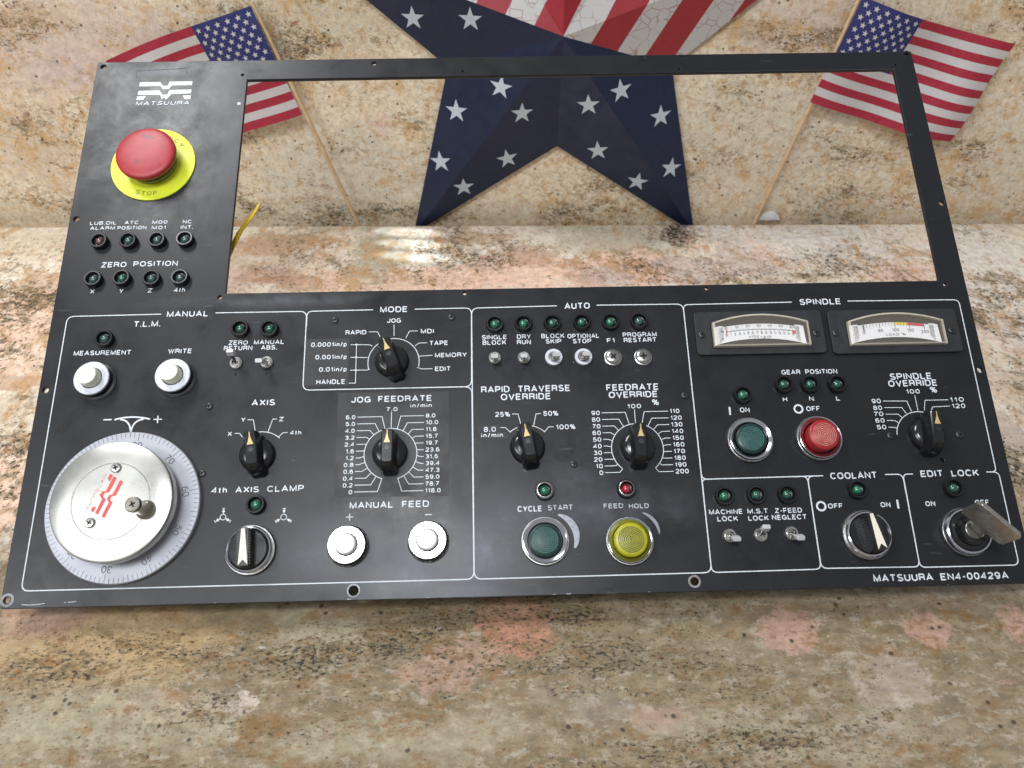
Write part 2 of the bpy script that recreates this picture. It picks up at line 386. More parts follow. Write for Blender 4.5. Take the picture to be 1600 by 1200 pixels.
def mushroom_mat():
    t = NT('red_mushroom_plastic'); v = t.obj()
    n = t.noise(v, 120, 5, 0.65)
    c = t.ramp(n.outputs['Fac'], [(0.3, (0.34, 0.020, 0.028)), (0.7, (0.45, 0.040, 0.050))])
    a = t.noise(t.mapping(v, sc=(0.6, 1, 1)), 420, 4, 0.7)
    for (bx, by, rx, ry) in ((0.003, 0.012, 0.0075, 0.0030), (-0.006, -0.0085, 0.0065, 0.0026)):
        sv = t.n('ShaderNodeVectorMath', operation='SUBTRACT'); t.l(v, sv.inputs[0]); sv.inputs[1].default_value = (bx, by, 0)
        ml = t.n('ShaderNodeVectorMath', operation='MULTIPLY'); t.l(sv.outputs[0], ml.inputs[0]); ml.inputs[1].default_value = (1/rx, 1/ry, 0)
        ln = t.n('ShaderNodeVectorMath', operation='LENGTH'); t.l(ml.outputs[0], ln.inputs[0])
        f = t.math('MULTIPLY', t.mapr(ln.outputs['Value'], 0.7, 1.0, 0.75, 0.0), t.mapr(a.outputs['Fac'], 0.50, 0.56))
        c = t.mix(f, c, (0.13, 0.045, 0.05))
    t.l(c, t.b.inputs['Base Color']); t.set(Roughness=0.42)
    return t.m
M['mushroom'] = mushroom_mat()

# ------------------------------------------------------------------ stroke glyphs for all lettering (wide grotesque capitals)
def E_(cx, cy, rx, ry, a0, a1, n=None, p=2.35):
    n = n or max(3, int(abs(a1 - a0) / 18)); out = []
    for i in range(n + 1):
        a = R(a0 + (a1 - a0) * i / n); c, q = math.cos(a), math.sin(a)
        out.append((cx + rx * math.copysign(abs(c) ** (2 / p), c), cy + ry * math.copysign(abs(q) ** (2 / p), q)))
    return out
def _dig3(): return E_(.5, .76, .46, .24, 160, 0) + E_(.5, .76, .46, .24, 0, -85)[1:]
G = {  # name: (width in cap heights, strokes on a 0..1 box of centre lines)
 'A': (.92, [[(0,0),(.5,1),(1,0)], [(.17,.30),(.83,.30)]]), 'B': (.78, [[(0,0),(0,1),(.62,1)] + E_(.62,.77,.32,.23,90,-90)[1:] + [(0,.54)], [(.60,.54)] + E_(.64,.27,.36,.27,90,-90)[1:] + [(0,0)]]),
 'C': (.88, [E_(.52,.5,.52,.5,40,320)]), 'D': (.84, [[(0,0),(0,1),(.5,1)] + E_(.5,.5,.5,.5,90,-90)[1:] + [(0,0)]]), 'E': (.72, [[(1,1),(0,1),(0,0),(1,0)], [(0,.52),(.9,.52)]]),
 'F': (.68, [[(1,1),(0,1),(0,0)], [(0,.50),(.85,.50)]]), 'G': (.92, [E_(.5,.5,.5,.5,42,350) + [(1,.48),(.55,.48)], [(1,.46),(1,0)]]), 'H': (.80, [[(0,0),(0,1)], [(1,0),(1,1)], [(0,.52),(1,.52)]]),
 'I': (.0, [[(.5,0),(.5,1)]]), 'J': (.62, [[(1,1),(1,.3)] + E_(.5,.3,.5,.3,0,-180)[1:]]), 'K': (.82, [[(0,0),(0,1)], [(.95,1),(.02,.34)], [(.36,.60),(1,0)]]), 'L': (.66, [[(0,1),(0,0),(1,0)]]),
 'M': (.98, [[(0,0),(0,1),(.5,.04),(1,1),(1,0)]]), 'N': (.82, [[(0,0),(0,1),(1,0),(1,1)]]), 'O': (.94, [E_(.5,.5,.5,.5,0,342,19)]), 'P': (.76, [[(0,0),(0,1),(.6,1)] + E_(.62,.72,.38,.28,90,-90)[1:] + [(0,.44)]]),
 'Q': (.94, [E_(.5,.5,.5,.5,0,342,19), [(.62,.28),(1,-.05)]]), 'R': (.80, [[(0,0),(0,1),(.6,1)] + E_(.62,.745,.36,.255,90,-90)[1:] + [(0,.49)], [(.66,.48)] + E_(.66,.26,.30,.20,85,5)[1:] + [(.98,0)]]),
 'S': (.78, [E_(.5,.755,.45,.245,28,180) + [(.06,.70),(.16,.58),(.5,.51),(.84,.44)] + E_(.5,.25,.5,.25,20,-160)[0:]]), 'T': (.80, [[(0,1),(1,1)], [(.5,1),(.5,0)]]),
 'U': (.80, [[(0,1),(0,.35)] + E_(.5,.35,.5,.35,180,360)[1:] + [(1,1)]]), 'V': (.88, [[(0,1),(.5,0),(1,1)]]), 'W': (1.2, [[(0,1),(.26,0),(.5,.96),(.74,0),(1,1)]]), 'X': (.84, [[(0,0),(1,1)], [(0,1),(1,0)]]),
 'Y': (.86, [[(0,1),(.5,.42),(1,1)], [(.5,.44),(.5,0)]]), 'Z': (.76, [[(0,1),(1,1),(0,0),(1,0)]]),
 '0': (.72, [E_(.5,.5,.5,.5,0,342,19)]), '1': (.30, [[(0,.74),(.55,.84),(.9,1),(.9,0)]]), '2': (.70, [E_(.5,.72,.5,.28,165,-30) + [(.55,.34),(.06,.12),(0,0),(1,0)]]),
 '3': (.70, [E_(.5,.765,.45,.235,155,-80), [(.36,.53),(.5,.53)] + E_(.5,.265,.5,.265,90,-155)]), '4': (.74, [[(.78,0),(.78,1),(0,.27),(1,.27)]]),
 '5': (.70, [[(.93,1),(.14,1),(.04,.46)] + E_(.5,.32,.5,.32,135,-155)]), '6': (.70, [E_(.5,.32,.5,.32,0,342,19), E_(.5,.5,.5,.5,48,180) + [(0,.34)]]), '7': (.66, [[(0,1),(1,1),(.5,.45),(.30,0)]]),
 '8': (.70, [E_(.5,.76,.44,.24,0,342,16), E_(.5,.265,.5,.265,0,342,18)]), '9': (.70, [E_(.5,.68,.5,.32,0,342,19), E_(.5,.5,.5,.5,228,360) + [(1,.66)]]),
 '.': (.0, [[(.5,-.09),(.5,.10)]]), '%': (.98, [E_(.2,.78,.2,.22,0,330,11), E_(.8,.22,.2,.22,0,330,11), [(.78,1),(.22,0)]]), '/': (.34, [[(0,-.06),(1,1.04)]]), '-': (.34, [[(0,.42),(1,.42)]]),
 't': (.30, [[(.4,.98),(.4,.16)] + E_(.75,.14,.35,.14,180,275)[1:], [(0,.68),(1,.68)]]), 'h': (.52, [[(0,0),(0,1)], [(0,.42)] + E_(.5,.42,.5,.27,180,0)[1:] + [(1,0)]]), 'i': (.0, [[(.5,0),(.5,.68)], [(.5,.88),(.5,1)]]),
 'n': (.52, [[(0,0),(0,.68)], [(0,.42)] + E_(.5,.42,.5,.27,180,0)[1:] + [(1,0)]]), 'm': (.86, [[(0,0),(0,.68)], [(0,.44)] + E_(.25,.44,.25,.25,180,0)[1:] + [(.5,0)], [(.5,.44)] + E_(.75,.44,.25,.25,180,0)[1:] + [(1,0)]]),
 'p': (.54, [[(0,-.28),(0,.68)], E_(.5,.33,.5,.35,0,342,15)]), 'r': (.30, [[(0,0),(0,.68)], [(0,.38)] + E_(.7,.38,.7,.30,180,85)[1:]]), 'x': (.48, [[(0,0),(1,.68)], [(0,.68),(1,0)]]),
}
G['('] = G['I']; G[')'] = G['I']
WT = {0: .11, 1: .185}
def advance(s, bold):
    st = WT[bold]; x = 0
    for ch in s:
        if ch == ' ': x += .42; continue
        w_ = G[ch][0]; x += w_ * (1 - st) + st + (.17 if bold else .19)
    return x - (.17 if bold else .19)
def nat_w(s, cap, bold=1): return advance(s, bold) * cap
def put_text(mb, s, cx, cy, wd, cap, z=0.00015, rot=0.0, bold=1, shear=0.0, mi=0, wt=None):
    st = WT[bold] * (wt or 1); total = advance(s, bold); kx = wd / (total * cap); x = 0; q = 0
    c_, s_ = math.cos(rot), math.sin(rot); half = st * cap / 2
    for ch in s:
        if ch == ' ': x += .42; continue
        w_, strokes = G[ch]; cw = w_ * (1 - st)
        for stn in strokes:
            pts = []
            for (u, v) in stn:
                X = (x + st / 2 + u * cw) * cap * kx - wd / 2
                if w_ == 0: X = (x + st / 2) * cap * kx - wd / 2
                Y = half + v * (cap - 2 * half) - cap / 2; X += Y * shear
                pts.append((cx + X * c_ - Y * s_, cy + X * s_ + Y * c_))
            closed = ch in 'OQ0689%' and len(stn) > 9 and abs(stn[0][0] - stn[-1][0]) < .25 and abs(stn[0][1] - stn[-1][1]) < .2 and len(stn) >= 11
            mb.ribbon(pts, st * cap, z + (q % 7) * 0.000012, mi, closed); q += 1
        x += cw + st + (.17 if bold else .19)

# ------------------------------------------------------------------ the setting: granite counter and the granite upstand behind it
def cblobs(lst):
    out = []
    for (px, py, rx, ry, col, k) in lst:
        a = cou(px, py); b = cou(px + rx, py); c = cou(px, py + ry)
        out.append((a.x, a.y, abs(b.x - a.x) * 1.25, abs(c.y - a.y) * 1.25, col, k))
    return out
PINK = (0.46, 0.235, 0.155); PALE = (0.60, 0.49, 0.43); ROSE = (0.47, 0.30, 0.225); WHT = (0.78, 0.74, 0.70); RUST = (0.42, 0.22, 0.10)
GREY = (0.36, 0.34, 0.32); OLIVE = (0.33, 0.28, 0.18); SAGE = (0.42, 0.375, 0.265); DK = (0.13, 0.115, 0.09)
CREAM = (0.80, 0.64, 0.47); RUSTY = (0.46, 0.22, 0.09); PEACH = (0.86, 0.58, 0.44)
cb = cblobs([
        (815, 930, 300, 18, (0.20, 0.155, 0.085), .55), (420, 960, 260, 22, (0.26, 0.20, 0.115), .5), (1250, 925, 260, 16, (0.26, 0.22, 0.14), .5),  # dark strips along the front edge: the panel's shade painted on the stone
    (440, 380, 70, 16, RUSTY, .6), (480, 440, 60, 12, RUSTY, .6), (760, 372, 50, 9, RUSTY, .5), (905, 420, 30, 18, RUSTY, .75), (1010, 398, 36, 10, RUSTY, .6), (1150, 395, 24, 14, RUSTY, .6), (1220, 400, 26, 12, RUSTY, .6),
    (1230, 350, 50, 6, RUSTY, .5), (1440, 398, 46, 6, RUSTY, .55), (90, 440, 60, 20, RUSTY, .45), (30, 590, 60, 14, RUSTY, .6), (100, 520, 40, 20, RUSTY, .45), (30, 690, 40, 16, RUSTY, .4), (1560, 690, 26, 24, RUSTY, .5),
    (815, 985, 48, 50, PINK, .95), (1243, 985, 42, 34, ROSE, .95), (1456, 985, 28, 26, ROSE, .95), (1590, 975, 26, 22, ROSE, .9), (385, 1095, 22, 18, PALE, .95),
    (715, 1040, 75, 38, ROSE, .6), (270, 1098, 75, 26, ROSE, .55), (160, 1000, 170, 55, (0.55, 0.38, 0.20), .6), (75, 960, 75, 28, ROSE, .7),
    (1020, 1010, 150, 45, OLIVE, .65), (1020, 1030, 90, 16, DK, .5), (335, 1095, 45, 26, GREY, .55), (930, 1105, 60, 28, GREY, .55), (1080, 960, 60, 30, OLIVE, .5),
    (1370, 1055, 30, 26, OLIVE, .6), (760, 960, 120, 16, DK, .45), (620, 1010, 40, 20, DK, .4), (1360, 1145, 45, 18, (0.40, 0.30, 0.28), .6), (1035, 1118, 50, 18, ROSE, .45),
    (620, 1150, 200, 30, SAGE, .6), (150, 1120, 200, 50, SAGE, .7), (1250, 1150, 200, 40, SAGE, .6), (1400, 1060, 60, 50, PALE, .3), (500, 990, 60, 40, SAGE, .6),
    (640, 438, 130, 22, PEACH, .85), (800, 428, 90, 26, PEACH, .85), (830, 400, 50, 16, PINK, .6), (600, 395, 40, 40, SAGE, .8), (430, 400, 80, 50, (0.50, 0.36, 0.24), .45),
    (420, 430, 60, 14, (0.50, 0.24, 0.18), .5), (970, 380, 90, 26, SAGE, .6), (1000, 418, 70, 22, PEACH, .85), (1100, 425, 50, 26, PALE, .85), (1180, 405, 60, 35, PALE, .9),
    (1205, 388, 30, 22, PEACH, .8), (1260, 430, 60, 10, OLIVE, .75), (1420, 430, 62, 18, (0.76, 0.55, 0.47), .95), (1300, 380, 130, 26, WHT, .8), (1320, 410, 50, 16, GREY, .6),
    (1110, 352, 60, 12, WHT, .8), (1070, 370, 22, 12, DK, .6), (900, 350, 80, 12, SAGE, .5), (560, 350, 100, 10, SAGE, .6), (960, 430, 40, 16, (0.5, 0.42, 0.38), .6),
    (30, 380, 110, 22, (0.70, 0.60, 0.44), .7), (50, 490, 90, 40, PEACH, .8), (20, 560, 60, 26, PEACH, .6), (20, 640, 60, 30, (0.55, 0.44, 0.32), .5), (20, 770, 60, 70, PEACH, .8),
    (1560, 400, 60, 60, WHT, .75), (1580, 500, 50, 50, WHT, .6), (1575, 600, 30, 40, (0.62, 0.47, 0.35), .6), (1590, 680, 22, 30, PALE, .8), (1600, 790, 40, 60, (0.6, 0.42, 0.24), .6)])
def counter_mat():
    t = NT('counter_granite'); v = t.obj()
    near, cl = granite_colour(t, v, ((0.20, 0.152, 0.088), (0.32, 0.252, 0.162), (0.25, 0.135, 0.052), (0.17, 0.145, 0.105)), -0.12, 2.8, -0.02, 0.010, [q for q in cb if q[1] < .36], 0.0, -0.003, 0.20)  # near stone darker: foreground shade put into its colours
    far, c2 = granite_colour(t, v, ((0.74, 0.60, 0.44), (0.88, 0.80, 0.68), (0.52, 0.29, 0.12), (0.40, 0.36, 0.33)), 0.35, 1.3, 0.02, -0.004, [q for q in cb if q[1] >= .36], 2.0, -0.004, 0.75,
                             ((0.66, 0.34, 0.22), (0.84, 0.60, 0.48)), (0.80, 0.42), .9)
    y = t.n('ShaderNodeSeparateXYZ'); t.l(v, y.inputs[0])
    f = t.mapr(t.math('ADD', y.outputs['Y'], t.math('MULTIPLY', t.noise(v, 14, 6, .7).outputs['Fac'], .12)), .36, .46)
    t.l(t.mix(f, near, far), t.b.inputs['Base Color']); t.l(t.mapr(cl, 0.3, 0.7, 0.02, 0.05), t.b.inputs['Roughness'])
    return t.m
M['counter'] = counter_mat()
def wblobs(lst):
    out = []
    for (px, py, rx, ry, col, k) in lst:
        a = wal(px, py); b = wal(px + rx, py); c = wal(px, py - ry)
        out.append((a.x, a.y, abs(b.x - a.x) * 1.25, abs(c.y - a.y) * 1.25, col, k))
    return out
wb = wblobs([  # low OLIVE strips and the lower right patch: soft shade painted on
    (90, 70, 170, 75, (0.62, 0.47, 0.42), .55), (120, 110, 60, 26, (0.66, 0.52, 0.48), .6), (30, 30, 60, 20, (0.52, 0.36, 0.2), .5), (60, 230, 60, 60, (0.64, 0.50, 0.38), .6),
    (500, 40, 110, 50, SAGE, .35), (540, 270, 110, 70, (0.62, 0.60, 0.52), .55), (520, 325, 200, 14, OLIVE, .5), (1250, 40, 100, 60, (0.66, 0.52, 0.46), .5),
    (1190, 45, 50, 12, (0.50, 0.34, 0.18), .5), (1200, 220, 120, 90, (0.64, 0.60, 0.50), .5), (850, 330, 200, 14, OLIVE, .4), (1560, 250, 80, 80, (0.66, 0.60, 0.50), .5),
    (1310, 320, 60, 30, (0.46, 0.42, 0.33), .4), (40, 330, 90, 16, OLIVE, .3)])
M['upstand'] = granite('upstand_granite', ((0.70, 0.545, 0.365), (0.86, 0.745, 0.56), (0.62, 0.38, 0.165), (0.46, 0.40, 0.32)), 0.22, 1.5, -0.01, -0.014, wb, 4.0, 0.010, 0.45, ((0.72, 0.46, 0.36), (0.82, 0.64, 0.54)))

X0, X1 = -2.2, 2.2
def slab(name, prof, mat):
    """prof: outline in the (y, z) plane, extruded along x; turned with the wall"""
    mb = MB(); n = len(prof)
    for (y, z) in prof: mb.v.append((X0, y, z))
    for (y, z) in prof: mb.v.append((X1, y, z))
    mb.f = [(i, (i + 1) % n, n + (i + 1) % n, n + i) for i in range(n)] + [tuple(range(n - 1, -1, -1)), tuple(range(n, 2 * n))]
    mb.m = [0] * len(mb.f)
    o = link(name, mb.mesh(name, mat, 50)); o['kind'] = 'structure'
    return o
YB = 0.821
r = 0.003
arc = [(YB - r + r * math.sin(a), -r + r * math.cos(a)) for a in [i * math.pi / 12 for i in range(7)]]
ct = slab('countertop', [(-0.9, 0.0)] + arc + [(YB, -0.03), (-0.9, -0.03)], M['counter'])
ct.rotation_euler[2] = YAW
# upstand: object coordinates lie in its own plane (x right, y up)
ub = MB(); ub.box(0, 0.12, -0.011, 4.4, 0.54, 0.022)
up = link('upstand_wall', ub.mesh('upstand_wall', M['upstand'], 0)); up.matrix_world = WM; up['kind'] = 'structure'
lb = MB(); lb.box(0, 0, 0, 4.4, 0.10, 0.02)
lw = link('wall_ledge', lb.mesh('wall_ledge', M['upstand'], 0), None, Matrix.Rotation(YAW, 4, 'Z') @ Matrix.Translation((0, 0.8235, -0.045))); lw['kind'] = 'structure'

# ------------------------------------------------------------------ the control panel
panel = bpy.data.objects.new('control_panel', None); C.objects.link(panel); panel.matrix_world = PM
panel.empty_display_size = 0.05
thing(panel, 'black control panel with white lettering, knobs and a red stop button, tilted on the counter', 'control panel')
def part(name, mb, mat, loc=None, parent=None, smooth=35, M_=None):
    me = mb.mesh(name, mat, smooth)
    return link(name, me, parent or panel, M_ if M_ is not None else (Matrix.Translation(loc) if loc is not None else None))

# face plate with real openings: a filled curve with holes
HOLES = []    # (px, py, radius mm)
for (px, py, rr) in ((161.5, 104.4, 2.0), (584.6, 99, 1.7), (1004, 91.6, 2.0), (1417, 83, 2.0), (723, 111, .9), (1062, 108, .9), (379, 117, 1.0), (1400, 101.5, .9),
                     (119, 342, 2.0), (71, 609.5, 2.0), (1472, 317, 2.0), (1532, 577.5, 2.0), (343.5, 464.5, 1.5), (726, 458, 1.3), (1104, 450.5, 1.2), (1477, 444, 1.4),
                     (10, 938, 2.0), (552.5, 923, 3.0), (1085, 908.5, 2.4), (1472, 719, 1.3)):
    p = at(px, py); HOLES.append((p.x, p.y, rr * MM))
win = [at(352.2, 458.6), at(1468, 438.3), at(1396.5, 107.8), at(385.9, 124.4)]
def curve_plate(name, outer, inners, z0, z1, bev, mat, parent):
    cu = bpy.data.curves.new('c', 'CURVE'); cu.dimensions = '2D'; cu.fill_mode = 'BOTH'
    cu.extrude = (z1 - z0) / 2 - bev; cu.bevel_depth = bev; cu.bevel_resolution = 1; cu.offset = -bev
    for pts in [outer] + inners:
        sp = cu.splines.new('POLY'); sp.points.add(len(pts) - 1); sp.use_cyclic_u = True
        for q, p in zip(sp.points, pts): q.co = (p[0], p[1], 0, 1)
    o = bpy.data.objects.new('c', cu); C.objects.link(o); bpy.context.view_layer.update()
    me = bpy.data.meshes.new_from_object(o.evaluated_get(bpy.context.evaluated_depsgraph_get()))
    bpy.data.objects.remove(o); bpy.data.curves.remove(cu)
    me.name = name; me.materials.clear(); me.materials.append(mat)
    for v in me.vertices: v.co.z += (z0 + z1) / 2
    return link(name, me, parent)
def circ(x, y, r, n=20): return [(x + r * math.cos(2*math.pi*i/n), y + r * math.sin(2*math.pi*i/n)) for i in range(n)]
def rrect(x0, y0, x1, y1, r, n=5):
    out = []
    for cx, cy, a0 in ((x1 - r, y1 - r, 0), (x0 + r, y1 - r, 90), (x0 + r, y0 + r, 180), (x1 - r, y0 + r, 270)):
        for i in range(n + 1):
            a = R(a0 + 90 * i / n); out.append((cx + r * math.cos(a), cy + r * math.sin(a)))
    return out
wxl = (win[0].x + win[3].x) / 2; wxr = (win[1].x + win[2].x) / 2; wyb = (win[0].y + win[1].y) / 2; wyt = (win[2].y + win[3].y) / 2
rw = [(win[0].x, win[0].y), (win[1].x, win[1].y), (win[2].x, win[2].y), (win[3].x, win[3].y)]
plate = curve_plate('face_plate', rrect(0, 0, PW, PH, 0.0012, 3), [rw] + [circ(*h) for h in HOLES], -0.003, 0.0, 0.0003, M['paint'], panel)

# housings on the back of the plate; the panel rests on them and on its lower edge
for (x, y, sx, sy, d) in ((0.075, 0.07, .085, .085, .055), (0.15, 0.04, .03, .03, .045), (0.23, 0.09, .035, .035, .05), (0.23, 0.145, .035, .035, .07),
                          (0.31, 0.09, .035, .035, .055), (0.38, 0.09, .035, .035, .055), (0.51, 0.165, .16, .03, .062), (0.55, 0.09, .04, .04, .05), (0.46, 0.09, .06, .035, .045),
                          (0.06, 0.30, .035, .035, .06)):
    rb = MB(); rb.box(x, y, -0.003 - d / 2, sx, sy, d); part('rear_housing', rb, M['rear'])
sb = MB(); bs = bevel
sb.box(0.30, 0.160, -0.003 - 0.0622, 0.40, 0.012, 0.1244)
part('support_bracket', sb, M['steel'])
sb = MB(); sb.box(0.30, 0.024, -0.003 - 0.016, 0.50, 0.006, 0.032); part('support_bracket', sb, M['steel'])

# ---- printed frame lines
def rounded(pts, rad):
    P = [Vector((p[0], p[1])) for p in pts]; out = [P[0]]
    for i in range(1, len(P) - 1):
        a, b, c = P[i-1], P[i], P[i+1]; r_ = min(rad, (a-b).length * .45, (c-b).length * .45)
        s = b + (a - b).normalized() * r_; e = b + (c - b).normalized() * r_
        for k in range(7):
            u = k / 6; out.append(s * (1-u)**2 + b * 2*u*(1-u) + e * u*u)
    out.append(P[-1]); return out
def px_pts(l): return [at(x, y) for x, y in l]
ZP = 0.00014
def frame(pts, rad=0.0040, wd=0.00062):
    mb = MB(); mb.ribbon(rounded(px_pts(pts), rad), wd, ZP); return mb
FR = [ [(252, 491), (105.5, 494.7), (33, 923.6), (740.6, 905), (737.3, 604.3), (700, 604.8)],
       [(337, 489), (479.5, 486.6), (473, 609.8), (736.8, 604.2), (736.7, 481.2), (648, 483.2)],
       [(583, 484.2), (480, 486.6), (478.8, 510)],
       [(870, 478), (736.8, 481.6), (741, 905), (1112, 894.6), (1067, 475.2), (932, 477)],
       [(1237, 472.2), (1067.2, 476.2), (1096.6, 749), (1286, 743.4)],
       [(1324, 470.6), (1497.5, 468.4), (1556.5, 737.3), (1541, 737.6)],
       [(1110, 748.6), (1096.8, 749.2), (1112, 894.6), (1283, 889.3), (1261.3, 744.2), (1240, 745)],
       [(1286, 743.4), (1261.5, 744.2), (1283.3, 888.2), (1437.2, 885.7), (1410, 741), (1383, 741.5)],
       [(1426, 740.7), (1410.5, 741.2), (1437.4, 886.6), (1592, 882.8), (1560, 737.6), (1541, 737.6)] ]
for i, f in enumerate(FR): part('printed_border', frame(f, 0.0045 if i in (0, 1, 3) else 0.0036), M['ink'], (0, 0, 0.00001 * i))

# ---- lettering
def T(s, x0, x1, y, h, mat='ink', bold=1, shear=0.0, name='lettering', z=0.00015):
    a = at(x0, y); b = at(x1, y); c = at((x0 + x1) / 2, y); t = at((x0 + x1) / 2, y - h / 2); d = at((x0 + x1) / 2, y + h / 2)
    mb = MB(); put_text(mb, s, 0, 0, b.x - a.x, t.y - d.y, 0, 0, bold, shear)
    return part(name, mb, M[mat], (c.x, c.y, z), smooth=0)
TX = [("LUB.OIL",140.7,182.5,348.7,5.4),("ALARM",141,180,356.5,5.4),("ATC",195,217,347.9,5.4),("POSITION",183.7,229,356,5.4),("M00",238,262,347.2,5.4),("M01",237,259.5,355.7,5.4),
 ("NC",285.7,300,346.5,5.4),("INT.",282.5,302,355,5.4),("ZERO",158.7,198,413.7,8.2),("POSITION",208.7,278,412,8.2),("X",141,148,455.5,6.5),("Y",186.4,193,455,6.5),("Z",231,238,454,6.5),("4th",272,289.5,453,6.8),
 ("MANUAL",261,325.7,490.5,9),("T.L.M.",209,251,506.3,9),("MEASUREMENT",115.5,205,551.3,7.3),("WRITE",263,300,548.7,7.3),("ZERO",357.5,387.5,535.5,7),("RETURN",350,394.5,544,7),
 ("MANUAL",397,444,534.5,7),("ABS.",408,433,543,7),("MODE",594,637,483.5,9),("JOG",605,626.5,501,7),("RAPID",540,572.5,519.5,7),("MDI",657.4,678,517.5,7),("TAPE",671,700,536,7),
 ("MEMORY",679.6,729.4,554.7,7),("EDIT",679.6,704,576.3,7),("AXIS",393.4,430,629,9.5),("Y",377,383.5,656,6.8),("Z",436,443.5,655,6.8),("X",356,362.5,678,6.8),("4th",453,471,676,6.8),
 ("4th",330.4,355,766,9.3),("AXIS",368,405,765,9.3),("CLAMP",417.4,475,763.3,9.6),("MANUAL",546.4,614.5,789,10.2),("FEED",628,670.6,787.4,10.2),("AUTO",882,921.5,478,9.5),
 ("SINGLE",753,792,527,7),("BLOCK",754,791,535.3,7),("DRY",807.7,829.5,526,7),("RUN",807.7,829.5,534.5,7),("BLOCK",845.7,882,525,7),("SKIP",852.5,877,533.3,7),("OPTIONAL",886.5,936,525,7),
 ("STOP",895,923.7,533,7),("F1",948,960.5,532,7),("PROGRAM",973,1026,522.7,7),("RESTART",974.5,1025.5,531.2,7),("RAPID",751.7,796.2,608.5,10),("TRAVERSE",809,890.7,607,10),
 ("OVERRIDE",782.5,860.5,619.7,10),("FEEDRATE",947,1029,605,10),("OVERRIDE",951,1027.5,616.4,10),("%",1018.7,1029.5,628.5,9),("25%",773.7,796.7,647.5,7.6),("50%",848.7,872,646,7.6),("100%",868.7,899,667,7.6),
 ("CYCLE",808.7,846.7,795,9),("SPINDLE",1249,1313.5,471.5,9.3),("GEAR",1221,1250,581.5,7.3),("POSITION",1258,1308,580.5,7.3),("H",1223,1230,624,7),("N",1264,1271.5,623,7),("L",1306,1313,622.5,7),
 ("ON",1156,1171,640.5,7.6),("OFF",1259.5,1281,638.5,7.6),("SPINDLE",1390,1455.5,588,10),("OVERRIDE",1387.6,1464,598.7,10),("%",1453,1463.5,609,9),("COOLANT",1297,1370,743,10.3),("EDIT",1438,1473,740,10.3),
 ("LOCK",1486,1529,739,10.3),("OFF",1293.5,1316.5,790.5,7.8),("ON",1375.7,1391,788.5,7.8),("ON",1445.6,1461,787,7.8),("OFF",1523,1545.4,785,7.8),("MACHINE",1107.6,1160.3,799.7,7.8),("LOCK",1120.6,1153,810.5,7.8),
 ("M.S.T",1167.7,1200,798.5,7.8),("LOCK",1169,1201,809.5,7.8),("Z-FEED",1210.6,1253,797.5,7.8),("NEGLECT",1205.8,1260.4,808,7.8),("MATSUURA",1364.4,1457.6,902.5,11.3),("EN4-00429A",1469,1575.6,900,11)]
for a in TX: T(*a)
for a in (("START",855.7,895,793,8.4),("FEED",943,973.7,790.5,7.6),("HOLD",982.5,1013.7,790.5,7.6)): T(*a, mat='worn_ink')
# signs: I bars, O rings, plus and minus
def mark(name, mb, mat='ink'): return part(name, mb, M[mat], (0, 0, ZP), smooth=0)
def disc_ring(px, py, rpx, wd):
    c = at(px, py); rr = (at(px + rpx, py) - c).length; mb = MB(); mb.ribbon(circ(c.x, c.y, rr, 36), wd, 0, closed=True); return mb
def pxline(mb, pts, wd): mb.ribbon(px_pts(pts), wd, 0); return mb
mark('off_symbol', disc_ring(1247.5, 639, 6.3, 0.0011)); mark('off_symbol', disc_ring(1283, 791, 6.6, 0.0011))
mark('on_symbol', pxline(MB(), [(1139.6, 636), (1141, 648.5)], 0.0011)); mark('on_symbol', pxline(MB(), [(1401.5, 781), (1403.8, 794.5)], 0.0012))
mark('plus_sign', pxline(pxline(MB(), [(540.8, 808), (552, 807.8)], .0005), [(546.4, 802.5), (546.4, 813.5)], .0005))
mark('minus_sign', pxline(MB(), [(664, 804.3), (674.6, 804)], .0005))
mark('plus_sign', pxline(pxline(MB(), [(240, 655.5), (253, 655.2)], .0007), [(247, 649.5), (246, 661)], .0007))
mark('minus_sign', pxline(MB(), [(161.7, 656), (174.6, 655.7)], .0009))
ix = MB()
def quad(a, b, c, n=10): return [((1-t)**2*a[0]+2*t*(1-t)*b[0]+t*t*c[0], (1-t)**2*a[1]+2*t*(1-t)*b[1]+t*t*c[1]) for t in [i/n for i in range(n+1)]]
pxline(ix, quad((179, 656), (206, 648), (234.5, 655)), .0010)
pxline(ix, quad((188, 655.5), (203.5, 656), (204.3, 675)), .0010); pxline(ix, quad((224.5, 655), (207.5, 657), (204.7, 675)), .0010)
mark('index_mark', ix)
# clamp and unclamp symbols
for k, (px, py) in enumerate(((348.6, 808), (443.4, 808))):
    c = at(px, py); mb = MB(); mb.ribbon(circ(c.x, c.y, .0017, 20), .0004, 0, closed=True)
    for a in (90, 210, 330):
        d = Vector((math.cos(R(a)), math.sin(R(a)))); n = Vector((-d.y, d.x)); cc = Vector((c.x, c.y))
        if k == 0: tip, b0 = cc + d * .0050, cc + d * .0030
        else: tip, b0 = cc + d * .0021, cc + d * .0042
        mb.poly([tuple(tip), tuple(b0 + n * .0010), tuple(b0 - n * .0010)], 0)
        if k == 0: mb.ribbon([cc + d * .0018, cc + d * .0032], .0006, 0)
        else: mb.ribbon([cc + d * .0040, cc + d * .0054], .0006, 0)
        e = cc + d * (.0052 if k == 0 else .0052)
        mb.ribbon([e + n * .0009, e - n * .0009], .00035, 0.00001)
    mark('clamp_symbol', mb)
